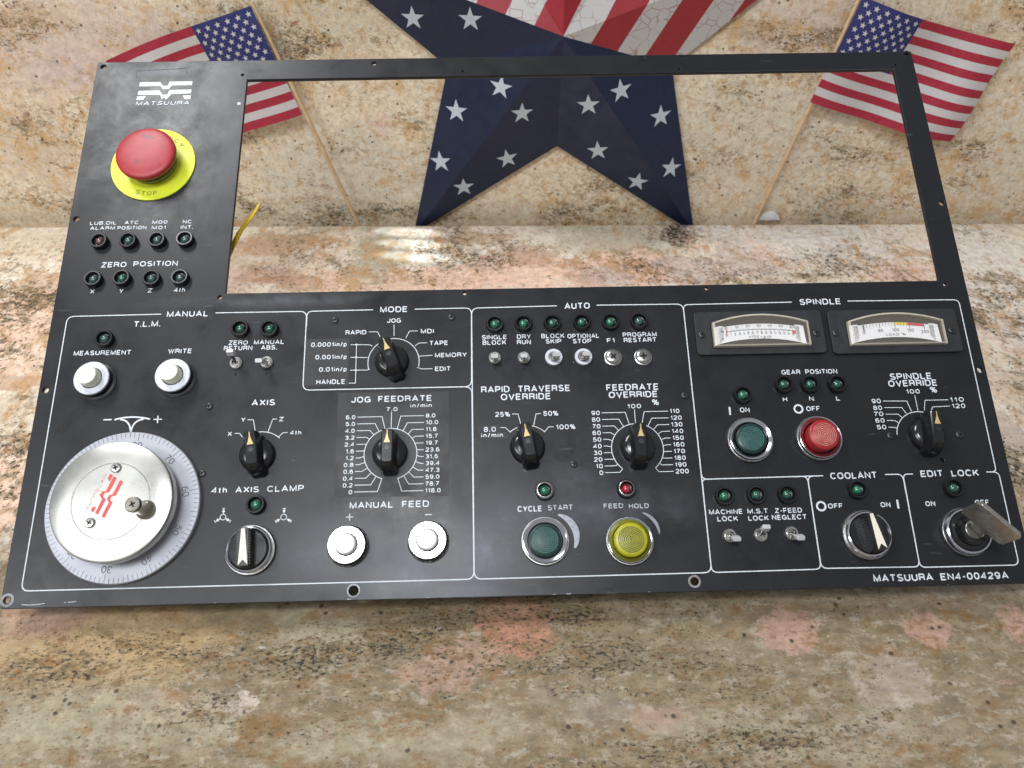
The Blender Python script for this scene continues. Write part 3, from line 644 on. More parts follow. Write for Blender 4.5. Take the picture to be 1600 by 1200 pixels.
# maker's emblem above the stop button
LG = [[(875,275),(1003,273),(1020,297),(1048,297),(1062,271),(1205,268),(1200,293),(1075,296),(1056,318),(1020,319),(1003,299),(869,301)],
      [(866,328),(998,326),(1015,352),(1045,352),(1060,323),(1198,320),(1194,345),(1072,349),(1058,366),(1038,384),(1025,370),(1012,383),(1000,354),(861,355)],
      [(857,363),(915,360),(897,385),(853,387)], [(1140,358),(1195,356),(1190,380),(1157,382)]]
for g in LG:
    pts = [at(x / 4, 60 + y / 4) for x, y in g]; mb = MB(); mb.poly([(p.x, p.y) for p in pts][::-1]); part('emblem_bar', mb, M['ink'], (0, 0, ZP), smooth=0)
T('MATSUURA', 212.7, 296.5, 161.3, 6.0, shear=0.15)
# faint outline left by a removed tag
gt = MB(); pxline(gt, [(213, 121), (213.5, 111), (292, 106.5), (291.5, 116)], .00035); part('glue_trace', gt, plain('glue_residue', (0.09, 0.095, 0.10), 0.6, 0, 0.5, 900), (0, 0, ZP), smooth=0)
gt = MB(); q = at(373.5, 162); gt.poly([(q.x - .0013, q.y - .0011), (q.x + .0012, q.y - .0012), (q.x + .0014, q.y + .0010), (q.x - .0010, q.y + .0012)]); part('label_scrap', gt, M['bare'], (0, 0, ZP), smooth=0)
# worn bright crescents beside the two big push buttons
for (cx, cy, r0, a0, a1, wmx) in ((852, 846, .0172, 62, -14, .0040), (983, 844, .0183, 60, 10, .0020)):
    c = at(cx, cy); n = 16; o_ = []; i_ = []
    for i in range(n + 1):
        u = i / n; a = R(a0 + (a1 - a0) * u); wv = wmx * math.sin(math.pi * (0.05 + 0.9 * u)) ** .7
        o_.append((c.x + (r0 + wv) * math.cos(a), c.y + (r0 + wv) * math.sin(a))); i_.append((c.x + r0 * math.cos(a), c.y + r0 * math.sin(a)))
    mb = MB(); mb.add([(x, y, 0) for x, y in o_] + [(x, y, 0) for x, y in i_], [(i, n + 1 + i, n + 2 + i, i + 1) for i in range(n)])
    part('worn_crescent', mb, M['bare'], (0, 0, 0.00022), smooth=0)
for pts in (((34, 944.5), (45, 945.5), (58, 944.6), (70, 942.8)), ((100, 941.5), (103, 941)), ((106, 941), (112, 940.8), (119, 939.8))):
    mb = MB(); pxline(mb, list(pts), .0004); part('scratch', mb, M['worn_ink'], (0, 0, ZP), smooth=0)

for (px, py, q) in ((545, 937.5, .0012), (668, 931.5, .0007), (866, 925.5, .0010), (888, 924.6, .0016), (1014, 921.5, .0008), (336, 943.2, .0006), (204, 946, .0005), (1480, 910.5, .0006)):
    c = at(px, py); mb = MB(); y0 = .0004
    mb.poly([(-q, 0), (-q * .4, q * .35), (q * .3, q * .22), (q, q * .4), (q * .9, 0)][::-1]); part('paint_chip', mb, M['bare'], (c.x, y0, .00010), smooth=0)
# ---- dial scales
def tri_scale(name, arcs, lines, texts, wd=.00042):
    mb = MB()
    for (cx, cy, rr, a0, a1) in arcs:
        mb.ribbon([(cx + rr * math.sin(R(a0 + (a1 - a0) * i / 40)), cy + rr * math.cos(R(a0 + (a1 - a0) * i / 40))) for i in range(41)], wd * 1.15, 0)
    for l in lines: mb.ribbon(l, wd, 0.00001)
    for (s, cx, cy, wdt, cap) in texts: put_text(mb, s, cx, cy, wdt, cap, 0.00001)
    return part(name, mb, M['ink'], (0, 0, ZP + .0001), smooth=0)
def fan_scale(name, cpx, rr, arc0, arc1, step, left, right, topv, yl0, yl1, yr0, yr1, lx0, lx1, rx0, rx1, tx0, tx1, ty, cap=6.8, xl=(0, 0), xr=(0, 0)):
    """a ring with one kinked leader line per value; left/right lists run from the top down"""
    c = at(*cpx); lines = []; texts = []; n = len(left)
    capm = (at(cpx[0], cpx[1] - cap / 2) - at(cpx[0], cpx[1] + cap / 2)).y
    for side, vals, ya, yb, xa, xb, sg in ((0, left, yl0, yl1, lx0, lx1, -1), (1, right, yr0, yr1, rx0, rx1, 1)):
        m = len(vals)
        for i, s in enumerate(vals):
            y = ya + (yb - ya) * i / max(1, m - 1); ed = xa + (xb - xa) * i / max(1, m - 1)
            e = at(ed, y); a = R(step * (i + 1)) * sg
            v = e.y - c.y
            if abs(math.cos(a)) > 0.03: t = v / math.cos(a)
            else: t = rr * 1.08
            if t < 0: t = rr * 1.08
            t = max(rr * 1.07, min(rr * 1.75, t))
            kd = min(abs(t * math.sin(a)), abs(e.x - c.x) - .0032); kx = c.x + math.copysign(max(kd, rr * abs(math.sin(a))), math.sin(a))
            inner = (c.x + rr * math.sin(a), c.y + rr * math.cos(a)); k = (kx, e.y)
            endx = e.x + (-1 if sg > 0 else 1) * 0.0012
            lines.append([(endx, e.y), k, inner])
            wdt = nat_w(s, capm) * 1.08
            texts.append((s, e.x + sg * wdt / 2 if sg > 0 else e.x - wdt / 2, e.y, wdt, capm))
    if topv:
        a = at(tx0, ty); b = at(tx1, ty); texts.append((topv, (a.x + b.x) / 2, a.y, b.x - a.x, capm))
        lines.append([(c.x, c.y + rr), (c.x, a.y - capm * .75)])
    return tri_scale(name, [(c.x, c.y, rr, arc0, arc1)], lines, texts)
# sticker behind the jog scale, and the two small stickers
def sticker(pts, z=0.00004):
    P = px_pts(pts); mb = MB(); mb.prism([(p.x, p.y) for p in P], 0, 0.00012); return part('black_sticker', mb, M['sticker'], (0, 0, z), smooth=0)
sticker([(522.4, 777), (701, 774.6), (701.5, 612), (528.6, 614)])
sticker([(474.5, 603.2), (544, 602), (546, 529), (478, 530)])
sticker([(745.5, 687), (794.5, 686.5), (792, 675), (782, 675), (781, 664.3), (746.5, 664.7)])
for a in (("JOG",549,579.4,624.7,9.3),("FEEDRATE",591,675,622.9,9.3),("in/min",641,675,633.7,6.3),("0.0001in/p",486.4,542,538.5,7),("0.001in/p",493,542,558,7),("0.01in/p",498.4,542,577.3,7),("HANDLE",494.5,539.5,596.8,7.3),
          ("8.0",755.7,775,671,7.6),("in/min",751.7,786,680,7)):
    T(*a, z=0.0003, bold=1)
fan_scale('jog_feedrate_scale', (610.2, 709.2), .01615, -163, 163, 13.55,
          ["6.0","5.0","4.0","3.2","2.4","1.6","1.2","0.8","0.6","0.4","0.2","0"], ["8.0","10.0","11.8","15.7","19.7","23.6","31.5","39.4","47.3","59.0","78.7","118.0"],
          "7.0", 652, 769, 649.5, 766.5, 555.5, 550.5, 665.5, 664.5, 603.4, 621.4, 639.8, 6.6)
fan_scale('feedrate_override_scale', (996, 701), .01600, -141, 141, 14.1,
          ["90","80","70","60","50","40","30","20","10","0"], ["110","120","130","140","150","160","170","180","190","200"],
          "100", 645.3, 738.7, 642.5, 736.5, 937, 942.5, 1046.5, 1055.5, 980, 1001.7, 635, 7.0)
def px_scale(name, arcs, lines, texts):
    L_ = [px_pts(l) for l in lines]; A_ = []
    for (cx, cy, ex, ey, a0, a1) in arcs:
        c = at(cx, cy); rr = (at(ex, ey) - c).length; A_.append((c.x, c.y, rr, a0, a1))
    T_ = []
    for (s, x0, x1, y, h) in texts:
        a = at(x0, y); b = at(x1, y); T_.append((s, (a.x + b.x) / 2, a.y, b.x - a.x, (at(x0, y - h/2) - at(x0, y + h/2)).y))
    return tri_scale(name, A_, L_, T_)
z4 = lambda l: [(280 + x / 3.3333, 480 + y / 3.3333) for x, y in l]
px_scale('mode_scale', [(615, 566, 655, 565, -108, 102)],
         [z4(l) for l in ([(988,129),(1033,129),(1047,155)], [(893,196),(993,196),(1006,204)], [(893,262),(981,263)], [(890,329),(978,328),(991,322)], [(883,396),(918,396),(924,196)],
          [(1119,92),(1119,150)], [(1243,124),(1200,125),(1180,162)], [(1292,186),(1250,187),(1228,202)], [(1320,251),(1248,256)], [(1320,321),(1262,322),(1240,314)])], [])
dots = MB()
for p in z4([(924,196),(922,262),(920,329)]): q = at(*p); dots.poly(circ(q.x, q.y, .0007, 12))
part('handle_dots', dots, M['ink'], (0, 0, ZP + .0002), smooth=0)
px_scale('axis_scale', [(406, 716, 449, 714, -40, 42)],
         [z4(l) for l in ([(290,658),(315,658),(330,676)], [(357,587),(387,587),(397,648)], [(510,583),(488,583),(463,650)], [(565,653),(540,655),(517,678)])], [])
z6 = lambda l: [(720 + x / 4, 460 + y / 4) for x, y in l]
px_scale('rapid_override_scale', [(824.5, 704, 865, 703, -42, 44)],
         [z6(l) for l in ([(320,748),(357,748),(378,820)], [(500,745),(470,747),(455,822)], [(248,833),(278,833),(308,860)], [(580,828),(550,828),(525,857)])], [])
z3 = lambda l: [(1280 + x / 5, 460 + y / 5) for x, y in l]
px_scale('spindle_override_scale', [(1441, 681, 1480, 680, -86, 14)],
         [z3(l) for l in ([(497,834),(682,834),(720,915)], [(508,885),(643,885),(680,932)], [(517,937),(615,937),(645,962)], [(527,985),(590,987),(617,1003)], [(540,1038),(590,1040),(610,1046)],
          [(745,790),(770,908)], [(1005,824),(825,828),(820,905)], [(1020,873),(885,880),(872,913)])],
         [("90",1361.5,1376,627,7),("80",1364,1378,637.5,7),("70",1365,1380,647,7),("60",1367.5,1382,657.3,7),("50",1369.6,1384.6,667.7,7),("110",1483.6,1506,624.7,7),("120",1487,1508,634.5,7),("100",1415.5,1437,612,7)])

# ---- indicator lamps
def lamp_meshes():
    mb = MB(); mb.lathe([(.0057, 0), (.0057, .0034), (.0053, .0040), (.0044, .0040), (.0037, .0014), (.0030, .0010), (0, .0010)], 32)
    ln = MB(); ln.lathe([(.0027, .0010), (.0027, .0018), (.0023, .0028), (.0015, .0035), (.0007, .0038), (0, .0039)], 24)
    return mb, ln
_mb, _ln = lamp_meshes()
lamp_b = _mb.mesh('indicator_lamp', M['lampblack'], 40)
rim = MB(); rim.lathe([(.0048, .0041), (.0046, .0044), (.0042, .0044), (.0040, .0038)], 32)
rim_m = rim.mesh('rim', M['nickel'], 60)
lens_m = {k: _ln.mesh('lens', M[k], 60) for k in ('lens_green', 'lens_bright', 'lens_dull', 'lens_red', 'lens_darkred')}
LAMPS = [(153.5,375,'lens_darkred',0),(199,374,'lens_dull',0),(244,373,'lens_dull',0),(287.5,372,'lens_dull',0),(144,434.5,'lens_dull',0),(189,433,'lens_green',0),(235,433,'lens_dull',0),(280,432,'lens_dull',0),
 (161,527.5,'lens_dull',0),(374,512,'lens_green',0),(420,511.7,'lens_green',0),(773,504.5,'lens_bright',0),(818,504,'lens_bright',0),(863,503,'lens_green',0),(909,502,'lens_green',0),(954,501,'lens_bright',0),(999,500,'lens_dull',0),
 (398.5,788,'lens_bright',0),(851,765.5,'lens_bright',1),(979,763,'lens_red',1),(1161.4,615.6,'lens_bright',0),(1225.6,599,'lens_green',0),(1267,599,'lens_green',0),(1309,598.5,'lens_green',0),
 (1133,774,'lens_bright',0),(1183,772,'lens_green',0),(1231,771.5,'lens_green',0),(1341.6,764.3,'lens_bright',0),(1492,761.7,'lens_green',0)]
for px, py, k, rimmed in LAMPS:
    p = at(px, py, .0038)
    lo = link('indicator_lamp', lamp_b, panel, Matrix.Translation((p.x, p.y, 0)) @ Matrix.Rotation(random.uniform(-.05, .05), 4, 'X') @ Matrix.Rotation(random.uniform(-.05, .05), 4, 'Y')); ls = link('lens', lens_m[k], lo)
    if rimmed: link('rim', rim_m, lo)
    if k == 'lens_darkred': lo['label'] = 'dull red lamp under LUB OIL ALARM'
    if k == 'lens_red': lo['label'] = 'red lamp above FEED HOLD'

# ---- rotary knobs
def knob_parts():
    sk = MB(); sk.lathe([(.0108, .0004), (.0108, .0022), (.0102, .0038), (.0088, .0052), (.0070, .0060), (0, .0062)], 48)
    def out(w, l0, l1, c): return [(-w + c, -l0), (w - c, -l0), (w, -l0 + c), (w, l1 - c), (w - c * .6, l1), (-w + c * .6, l1), (-w, l1 - c), (-w, -l0 + c)]
    bar = MB()
    secs = [(.0012, .0052, .0140, .0124, .0020), (.0070, .0050, .0138, .0122, .0020), (.0128, .0038, .0108, .0118, .0012), (.0146, .0034, .0092, .0115, .0010), (.0152, .0028, .0084, .0109, .0008)]
    vs = []; fs = []
    for z, w_, l0, l1, c in secs: vs += [(x, y, z) for x, y in out(w_, l0, l1, c)]
    for k in range(len(secs) - 1):
        for i in range(8): fs.append((k*8+i, k*8+(i+1) % 8, (k+1)*8+(i+1) % 8, (k+1)*8+i))
    fs.append(tuple((len(secs)-1)*8+i for i in range(8))); bar.add(vs, fs)
    pt = MB(); pt.poly([(-.0019, .0030), (.0019, .0030), (.0010, .0055), (.00035, .0082), (.0003, .0108), (-.0003, .0108), (-.00035, .0082), (-.0010, .0055)], .01535)
    ss = MB(); ss.lathe([(.0016, .01525), (.0016, .01545), (.0013, .01545), (.0012, .01528), (0, .01528)], 20)
    return [b.mesh(n, M[m], s) for b, n, m, s in ((sk, 'rotary_knob', 'knob', 35), (bar, 'grip', 'knob', 28), (pt, 'pointer', 'gold', 0), (ss, 'set_screw', 'screw', 35))]
KN = knob_parts()
for px, py, ang, lab in ((612.5, 565.5, 20, 'MODE knob turned to RAPID'), (403, 711.5, 9, 'AXIS knob turned to X'), (609.5, 708.5, 0, 'JOG FEEDRATE knob'), (824, 699, 9, 'RAPID TRAVERSE knob'),
                         (995.8, 699, -2, 'FEEDRATE OVERRIDE knob'), (1446.5, 680, -5, 'SPINDLE OVERRIDE knob')):
    p = at(px, py)
    k0 = link('rotary_knob', KN[0], panel, RZ(ang, (p.x, p.y, 0))); k0['label'] = lab
    g = link('grip', KN[1], k0)
    link('pointer', KN[2], k0); link('set_screw', KN[3], k0)

# ---- screws
def screw_mesh(r, h, name, mat, pan=True):
    mb = MB(); mb.lathe([(r, 0), (r, h * .5), (r * .85, h * .85), (r * .5, h), (0, h)], 24)
    return mb.mesh(name, mat, 40)
def cross_mesh(r, h, mat):
    mb = MB()
    for a in (0, 90): mb.box(0, 0, h, r * 1.1, r * .30, .0004, 0, Matrix.Rotation(R(a), 4, 'Z'))
    return mb.mesh('cross_slot', mat, 0)
slotm = plain('slot_dark', (0.004, 0.004, 0.004), 0.8)
sc_s = screw_mesh(.0023, .0011, 'screw', M['screw']); cr_s = cross_mesh(.0023, .0010, slotm)
SCREWS = [(523.6,500.4),(705.4,496),(327,635),(316,740),(897,725.5),(1070,618),(1391.5,681),(1499,679.5)]
for px, py in SCREWS:
    p = at(px, py); o = link('screw', sc_s, panel, RZ(random.uniform(0, 90), (p.x, p.y, 0))); link('cross_slot', cr_s, o)
sc_b = screw_mesh(.0049, .0024, 'blanking_screw', M['nickel']); cr_b = cross_mesh(.0040, .0024, slotm)
wsh = MB(); wsh.lathe([(.0056, 0), (.0056, .0007), (.0052, .0009), (.0030, .0009)], 32); wsh_m = wsh.mesh('washer', M['nickel'])
for px, py, a in ((958, 558, 40), (1005, 557.5, 5)):
    p = at(px, py, .001); o = link('blanking_screw', sc_b, panel, RZ(a, (p.x, p.y, .0005))); link('cross_slot', cr_b, o); link('washer', wsh_m, o, (0, 0, -.0005))
# worn rings round the lower fixing holes
for (px, py, r0, r1, m) in ((11.5, 938, .0024, .0040, 'ringgrey'), (552.5, 923, .0030, .0040, 'ringgrey'), (1085, 908.5, .0025, .0038, 'steel')):
    p = at(px, py); mb = MB(); mb.lathe([(r1, 0), (r1 * .97, .00025), (r0, .00025), (r0, -.002)], 28); part('fixing_ring', mb, M[m], (p.x, p.y, 0.00004))

# ---- toggle switches
nut = MB(); nut.lathe([(.0041, 0), (.0041, .0012), (.0037, .0016), (.0031, .0016), (.0031, .0026), (.0021, .0026), (.0018, .0008), (0, .0008)], 30, tooth=None)
nut_m = nut.mesh('toggle_switch', M['nickel'], 35)
hexn = MB(); hexn.lathe([(.0056, 0), (.0056, .0013), (.0053, .0016), (.0030, .0016)], 40); hex_m = hexn.mesh('washer', M['silverface'], 35)
keyhole = MB(); keyhole.poly(circ(0, 0, .0009, 10)); kh_m = keyhole.mesh('locating_hole', slotm, 0)
for (px, py, tx, ty, big) in ((368, 566.5, 359.5, 549, 0), (416, 565.5, 404.5, 563.5, 0), (773, 558.5, 773, 556.5, 0), (818.6, 558, 819, 555.8, 0), (865.3, 557.5, 870, 553.8, 1), (911.8, 557, 917, 553, 1),
                              (1141, 836.5, 1151.5, 842, 0), (1189.3, 835.2, 1197.6, 823.5, 0), (1237.7, 832.8, 1251.5, 840.4, 0)):
    p = at(px, py, .0014); o = link('toggle_switch', nut_m, panel, (p.x, p.y, 0))
    t = at(tx, ty, .0125); d = Vector((t.x - p.x, t.y - p.y, .0110))
    lv = MB(); b0 = Vector((0, 0, .0015)); tip = b0 + d
    lv.tube([b0, b0 + d * .5, tip], [.00085, .0010, .0013], 12, 0)
    l1 = part('lever', lv, M['nickel'], None, o, 50)
    cp = MB(); x = Vector((1, 0, 0)); dn = d.normalized(); yy = dn.cross(x).normalized(); xx = yy.cross(dn).normalized()
    MMx = Matrix((xx, yy, dn)).transposed().to_4x4(); MMx.translation = tip
    prof = [(a * .0026, b * .0016) for a, b in ((-1, -.6), (-.8, -1), (.8, -1), (1, -.6), (1, .6), (.8, 1), (-.8, 1), (-1, .6))]
    cp.prism(prof, -.003, .0008, 0, MMx, [(a * .9, b * .85) for a, b in prof])
    bevel(part('lever_tip', cp, M['tipgrey'], None, o, 40), .0003, 2)
    link('locating_hole', kh_m, o, (0.0002, -.0072, .00016))
    if big: link('washer', hex_m, o)

# ---- push buttons
def pb(px, py, h, cap_mat, cap_r, cap_h, name='push_button', face='silverface', lab=None, low=False):
    p = at(px, py)
    bd = MB(); hh = h
    bd.lathe([(.0122, .0002), (.0122, .0012), (.0114, .0016), (.0108, .0018), (.0108, hh - .0004), (.0104, hh - .001), (.0060, hh - .001)], 60)
    o = part(name, bd, M['bakeblack'], (p.x, p.y, 0)); o['label'] = lab
    kn = MB(); kn.lathe([(.0124, .0001), (.0124, .0010), (.0118, .0014), (.0108, .0014)], 120, 0, None, (0, 1, .0003)); part('knurled_rim', kn, M['nickel'], None, o)
    fc = MB(); fc.lathe([(.0109, hh - .0012), (.0109, hh - .0001), (.0106, hh + .0003), (.0069, hh + .0003), (.0066, hh - .0015)], 60); part('face_ring', fc, M[face], None, o)
    cp = MB(); cp.lathe([(cap_r, hh - .002), (cap_r, cap_h - .0008), (cap_r * .93, cap_h - .0002), (cap_r * .80, cap_h), (0, cap_h + .0001)], 48); part('cap', cp, M[cap_mat], None, o)
    return o
pb(151.5, 597, .0075, 'whitecap', .0062, .0150, lab='ivory MEASUREMENT button'); pb(276.3, 592, .0072, 'whitecap', .0060, .0145, lab='ivory WRITE button')
pb(544.5, 853.5, .0070, 'whitecap2', .0060, .0118, face='brightface', lab='white plus feed button'); pb(669.6, 846.6, .0070, 'whitecap2', .0060, .0115, face='brightface', lab='white minus feed button')
def big_button(px, py, hring, cap_mat, ridge, cap_r, cap_h, lab, nr=6):
    p = at(px, py); b = MB()
    b.lathe([(.0144, .0002), (.0144, .0024), (.0139, .0028), (.0132, .0028)], 160, 0, None, (0, 1, .0004))
    o = part('push_button', b, M['steel'], (p.x, p.y, 0)); o['label'] = lab
    rg = MB(); rg.lathe([(.0134, .0028), (.0133, hring - .0008), (.0130, hring - .0001), (.0127, hring), (.0108, hring - .0009), (.0105, hring - .0012), (.0103, hring - .0034), (.0101, .001)], 72)
    part('chrome_ring', rg, M['chrome'], None, o, 30)
    cp = MB(); prof = [(cap_r, .002), (cap_r, cap_h - .0010), (cap_r - .0006, cap_h - .0003)]
    cp.lathe(prof + [(cap_r * .88, cap_h), (0, cap_h)], 64); part('cap', cp, M[cap_mat], None, o, 30)
    rd = MB(); n = 8
    for k in range(nr):
        r0 = cap_r * .80 * (k + .45) / nr
        rd.lathe([(r0 + .00030, cap_h + .00002), (r0 + .00024, cap_h + .00032), (r0 - .00020, cap_h + .00032), (r0 - .00028, cap_h + .00002)], 48)
    part('cap_ridges', rd, M[ridge], None, o, 30)
    return o
big_button(851.5, 846, .0052, 'greencap', 'greenridge', .0098, .0050, 'green CYCLE START button', 7)
big_button(983, 846, .0052, 'yellowcap', 'yellowridge', .0099, .0085, 'yellow FEED HOLD button', 7)
big_button(1170.5, 688.5, .0052, 'greencap', 'greenridge', .0096, .0060, 'green spindle ON button', 8)
big_button(1278, 686, .0052, 'redcap', 'redridge', .0094, .0110, 'red spindle OFF button', 7)

# ---- selector switches with a raised arrow handle
def selector(px, py, ang, lab):
    p = at(px, py); b = MB()
    b.lathe([(.0148, .0002), (.0148, .0026), (.0143, .0030), (.0136, .0030)], 160, 0, None, (0, 1, .0004))
    o = part('selector_switch', b, M['steel'], None, None, 35, RZ(ang, (p.x, p.y, 0))); o['label'] = lab
    rg = MB(); rg.lathe([(.0136, .003), (.0136, .0052), (.0130, .0062), (.0122, .0066), (.0117, .0060), (.0115, .0035)], 72); part('chrome_ring', rg, M['chrome'], None, o, 30)
    kd = MB(); kd.lathe([(.0115, .002), (.0115, .0066), (.0108, .0074), (0, .0074)], 64); part('knob_disc', kd, M['knob'], None, o)
    h = MB(); prof = [(-.0036, -.0110), (.0036, -.0110), (.0040, 0), (.0036, .0112), (-.0036, .0112), (-.0040, 0)]
    h.prism(prof, .007, .0160, 0, None, [(x * .82, y * .97) for x, y in prof]); part('handle', h, M['bakeblack'], None, o, 30)
    rb_ = MB()
    for s in (-1, 1):
        for k in range(13):
            rb_.box(s * .0037, -.0096 + k * .0016, .0115, .0007, .0008, .0080)
    part('grip_ribs', rb_, M['bakeblack'], None, o, 0)
    ar = MB(); ar.poly([(-.0027, -.0102), (0, -.0072), (.0027, -.0102), (.0010, .0104), (-.0010, .0104)], .01612)
    ar.v = [(x, y, z) for x, y, z in ar.v]; part('arrow', ar, M['arrow'], None, o, 0)
    return o
selector(392.5, 860, 4, '4th AXIS CLAMP selector with white arrow')
selector(1352, 836.5, 9, 'COOLANT selector with white arrow')

# ---- key lock
p = at(1506, 832)
b = MB(); b.lathe([(.0146, .0002), (.0146, .0026), (.0142, .003), (.0136, .003)], 160, 0, None, (0, 1, .0004))
lock = part('key_switch', b, M['steel'], (p.x, p.y, 0))
rg = MB(); rg.lathe([(.0138, .003), (.0137, .0050), (.0131, .0062), (.0122, .0066), (.0116, .0058), (.0114, .0035)], 72); part('chrome_ring', rg, M['chrome'], None, lock, 30)
bo = MB(); bo.lathe([(.0116, .002), (.0116, .0060), (.0108, .0072), (.0092, .0076), (.0086, .0120), (.0082, .0130), (.0062, .0132), (.0060, .0122)], 64); part('lock_body', bo, M['knob'], None, lock, 30)
cy = MB(); cy.lathe([(.0060, .008), (.0060, .0126), (.0056, .0129), (0, .0129)], 40); part('lock_cylinder', cy, M['nickel'], None, lock, 30)
sl = MB(); sl.box(0, 0, .0130, .0008, .0085, .0005, 0, Matrix.Rotation(R(42), 4, 'Z')); part('key_slot', sl, slotm, None, lock, 0)
# the key: blade in the slot, bow standing off the panel
key = bpy.data.objects.new('key', None); C.objects.link(key)
key.matrix_world = PM @ Matrix.Translation((p.x, p.y, .0130)) @ Matrix.Rotation(R(44), 4, 'Z') @ Matrix.Rotation(R(7), 4, 'Y')
thing(key, 'tarnished flat metal key sticking out of the EDIT LOCK switch', 'key')
bw = MB()    # key plane: local y across, local z outwards; x is its thickness
def kprism(poly, th): 
    n = len(poly); vs = [(-th/2, y, z) for y, z in poly] + [(th/2, y, z) for y, z in poly]
    return vs, [tuple(range(n-1, -1, -1)), tuple(range(n, 2*n))] + [(i, (i+1) % n, n+(i+1) % n, n+i) for i in range(n)]
bow = [(-.0040, .0020), (.0040, .0020), (.0048, .0045), (.0125, .0050), (.0140, .0070), (.0140, .0205), (.0120, .0230), (-.0120, .0230), (-.0140, .0205), (-.0140, .0070), (-.0125, .0050), (-.0048, .0045)]
bw.add(*kprism(bow, .0026)); kb = link('bow', bw.mesh('bow', M['keymetal'], 30), key); bevel(kb, .0004, 2)
bl = MB(); bl.add(*kprism([(-.0034, -.006), (.0034, -.006), (.0034, .0024), (-.0034, .0024)], .0016)); link('blade', bl.mesh('blade', M['keymetal'], 30), key)

# ---- emergency stop
p = at(239.4, 256.6, .0006)
yd = MB(); yd.lathe([(.0289, 0), (.0289, .0008), (.0287, .0010), (.0150, .0010)], 96)
es = part('emergency_stop', yd, M['yellow'], (p.x, p.y, 0)); es['label'] = 'red mushroom button on a yellow EMERGENCY STOP disc'
nk = MB(); nk.lathe([(.0165, .001), (.0165, .0040), (.0152, .0044), (.0145, .0050), (.0145, .0100)], 64); part('collar', nk, plain('collar_olive', (0.20, 0.22, 0.07), 0.35, 0.2), None, es)
mu = MB(); mu.lathe([(.0120, .0095), (.0190, .0098), (.0199, .0106), (.0201, .0124), (.0199, .0136), (.0193, .0143), (.0172, .0149), (.0140, .0154), (.0090, .0158), (.0040, .0160), (0, .0160)], 72)
part('mushroom_cap', mu, M['mushroom'], None, es, 50)
let = MB()
def arc_text(mb, s, r_, a_mid, step, cap, inward=True):
    n = len(s)
    for i, ch in enumerate(s):
        a = a_mid + (step if inward else -step) * ((n - 1) / 2 - i)   # degrees, anticlockwise from +x
        x, y = r_ * math.cos(R(a)), r_ * math.sin(R(a)); rot = R(a - 90) if inward else R(a + 90)
        put_text(mb, ch, x, y, nat_w(ch, cap, 0) * 1.0, cap, 0, rot, 0)
arc_text(let, 'EMERGENCY', .0235, 90, 12.5, .0030)
part('lettering', let, M['black_ink'], (0, 0, .00112), es, 0)
let = MB(); arc_text(let, 'STOP', .0237, 266, 9.5, .0031, False)
part('lettering', let, M['black_ink'], (0, 0, .00112), es, 0)

# ---- handwheel (manual pulse dial)
p = at(191.5, 790.5, .003)
HR = .0455
hr = MB(); hr.lathe([(HR, 0), (HR, .0028), (HR - .0005, .0034), (.030, .0034)], 120)
hw = part('handwheel', hr, M['ring'], (p.x, p.y, 0)); hw['label'] = 'silver handwheel dial marked in tens with a small crank'
tk = MB()
for i in range(100):
    a = R(90 - 6 + 3.6 * i); L_ = .0050 if i % 10 == 0 else (.0038 if i % 5 == 0 else .0028)
    c_, s_ = math.cos(a), math.sin(a); tk.ribbon([((HR - .0007) * c_, (HR - .0007) * s_), ((HR - .0007 - L_) * c_, (HR - .0007 - L_) * s_)], .00026, 0)
part('tick_marks', tk, M['black_ink'], (0, 0, .00352), hw, 0)
for i, s in enumerate(('80', '70', '60', '50', '40', '30', '20', '10', '0', '90')):
    a = 90 - 6 - 36 * i; mb = MB(); rr = HR - .0083
    put_text(mb, s, 0, 0, nat_w(s, .0040, 0) * .9, .0040, 0, R(a - 90), 0)
    part('numeral', mb, M['black_ink'], (rr * math.cos(R(a)), rr * math.sin(R(a)), .00352), hw, 0)
wh = MB(); wh.lathe([(.0330, .0080), (.0342, .0090), (.0350, .0104), (.0352, .0170), (.0348, .0180), (.0338, .0184), (.0226, .0184), (.0224, .0181), (.0221, .0181), (.0219, .0184), (0, .0184)], 110)
wh.lathe([(.0290, .0030), (.0300, .0040), (.0300, .0082)], 90)
whl = part('wheel', wh, M['wheel'], None, hw, 30)
for (px, py) in ((181, 731), (140, 817)):
    q = at(px, py, .0190); mb = MB(); mb.lathe([(.0030, .0184), (.0030, .0190), (.0024, .0196), (0, .0198)], 24)
    so = part('wheel_screw', mb, M['nickel'], (q.x - p.x, q.y - p.y, 0), hw)
cx = MB()
for (px, py, an) in ((181, 731, 20), (140, 817, 60)):
    q = at(px, py, .0190)
    for a in (0, 90): cx.box(0, 0, 0, .0030, .0007, .0004, 0, Matrix.Translation((q.x - p.x, q.y - p.y, .0198)) @ Matrix.Rotation(R(a + an), 4, 'Z'))
part('screw_slots', cx, slotm, None, hw, 0)
q = at(205, 787, .0370); b0 = at(229.5, 797.5, .0184)
hx, hy = q.x - p.x, q.y - p.y; bx_, by_ = b0.x - p.x, b0.y - p.y
hx, hy = (hx + bx_) / 2, (hy + by_) / 2
cr = MB(); cr.lathe([(.0056, .0184), (.0056, .0192), (.0046, .0198), (.0039, .0215), (.0037, .0260), (.0039, .0320), (.0044, .0338), (.0045, .0360), (.0040, .0368), (0, .0368)], 36)
ck = part('crank_handle', cr, plain('worn_brass', (0.38, 0.35, 0.30), 0.20, 1.0, 0.25, 300), (hx, hy, 0), hw, 40)
cx = MB()
for a in (30, 120): cx.box(0, 0, .0368, .0034, .0008, .0004, 0, Matrix.Rotation(R(a), 4, 'Z'))
part('crank_slot', cx, slotm, (hx, hy, 0), hw, 0)
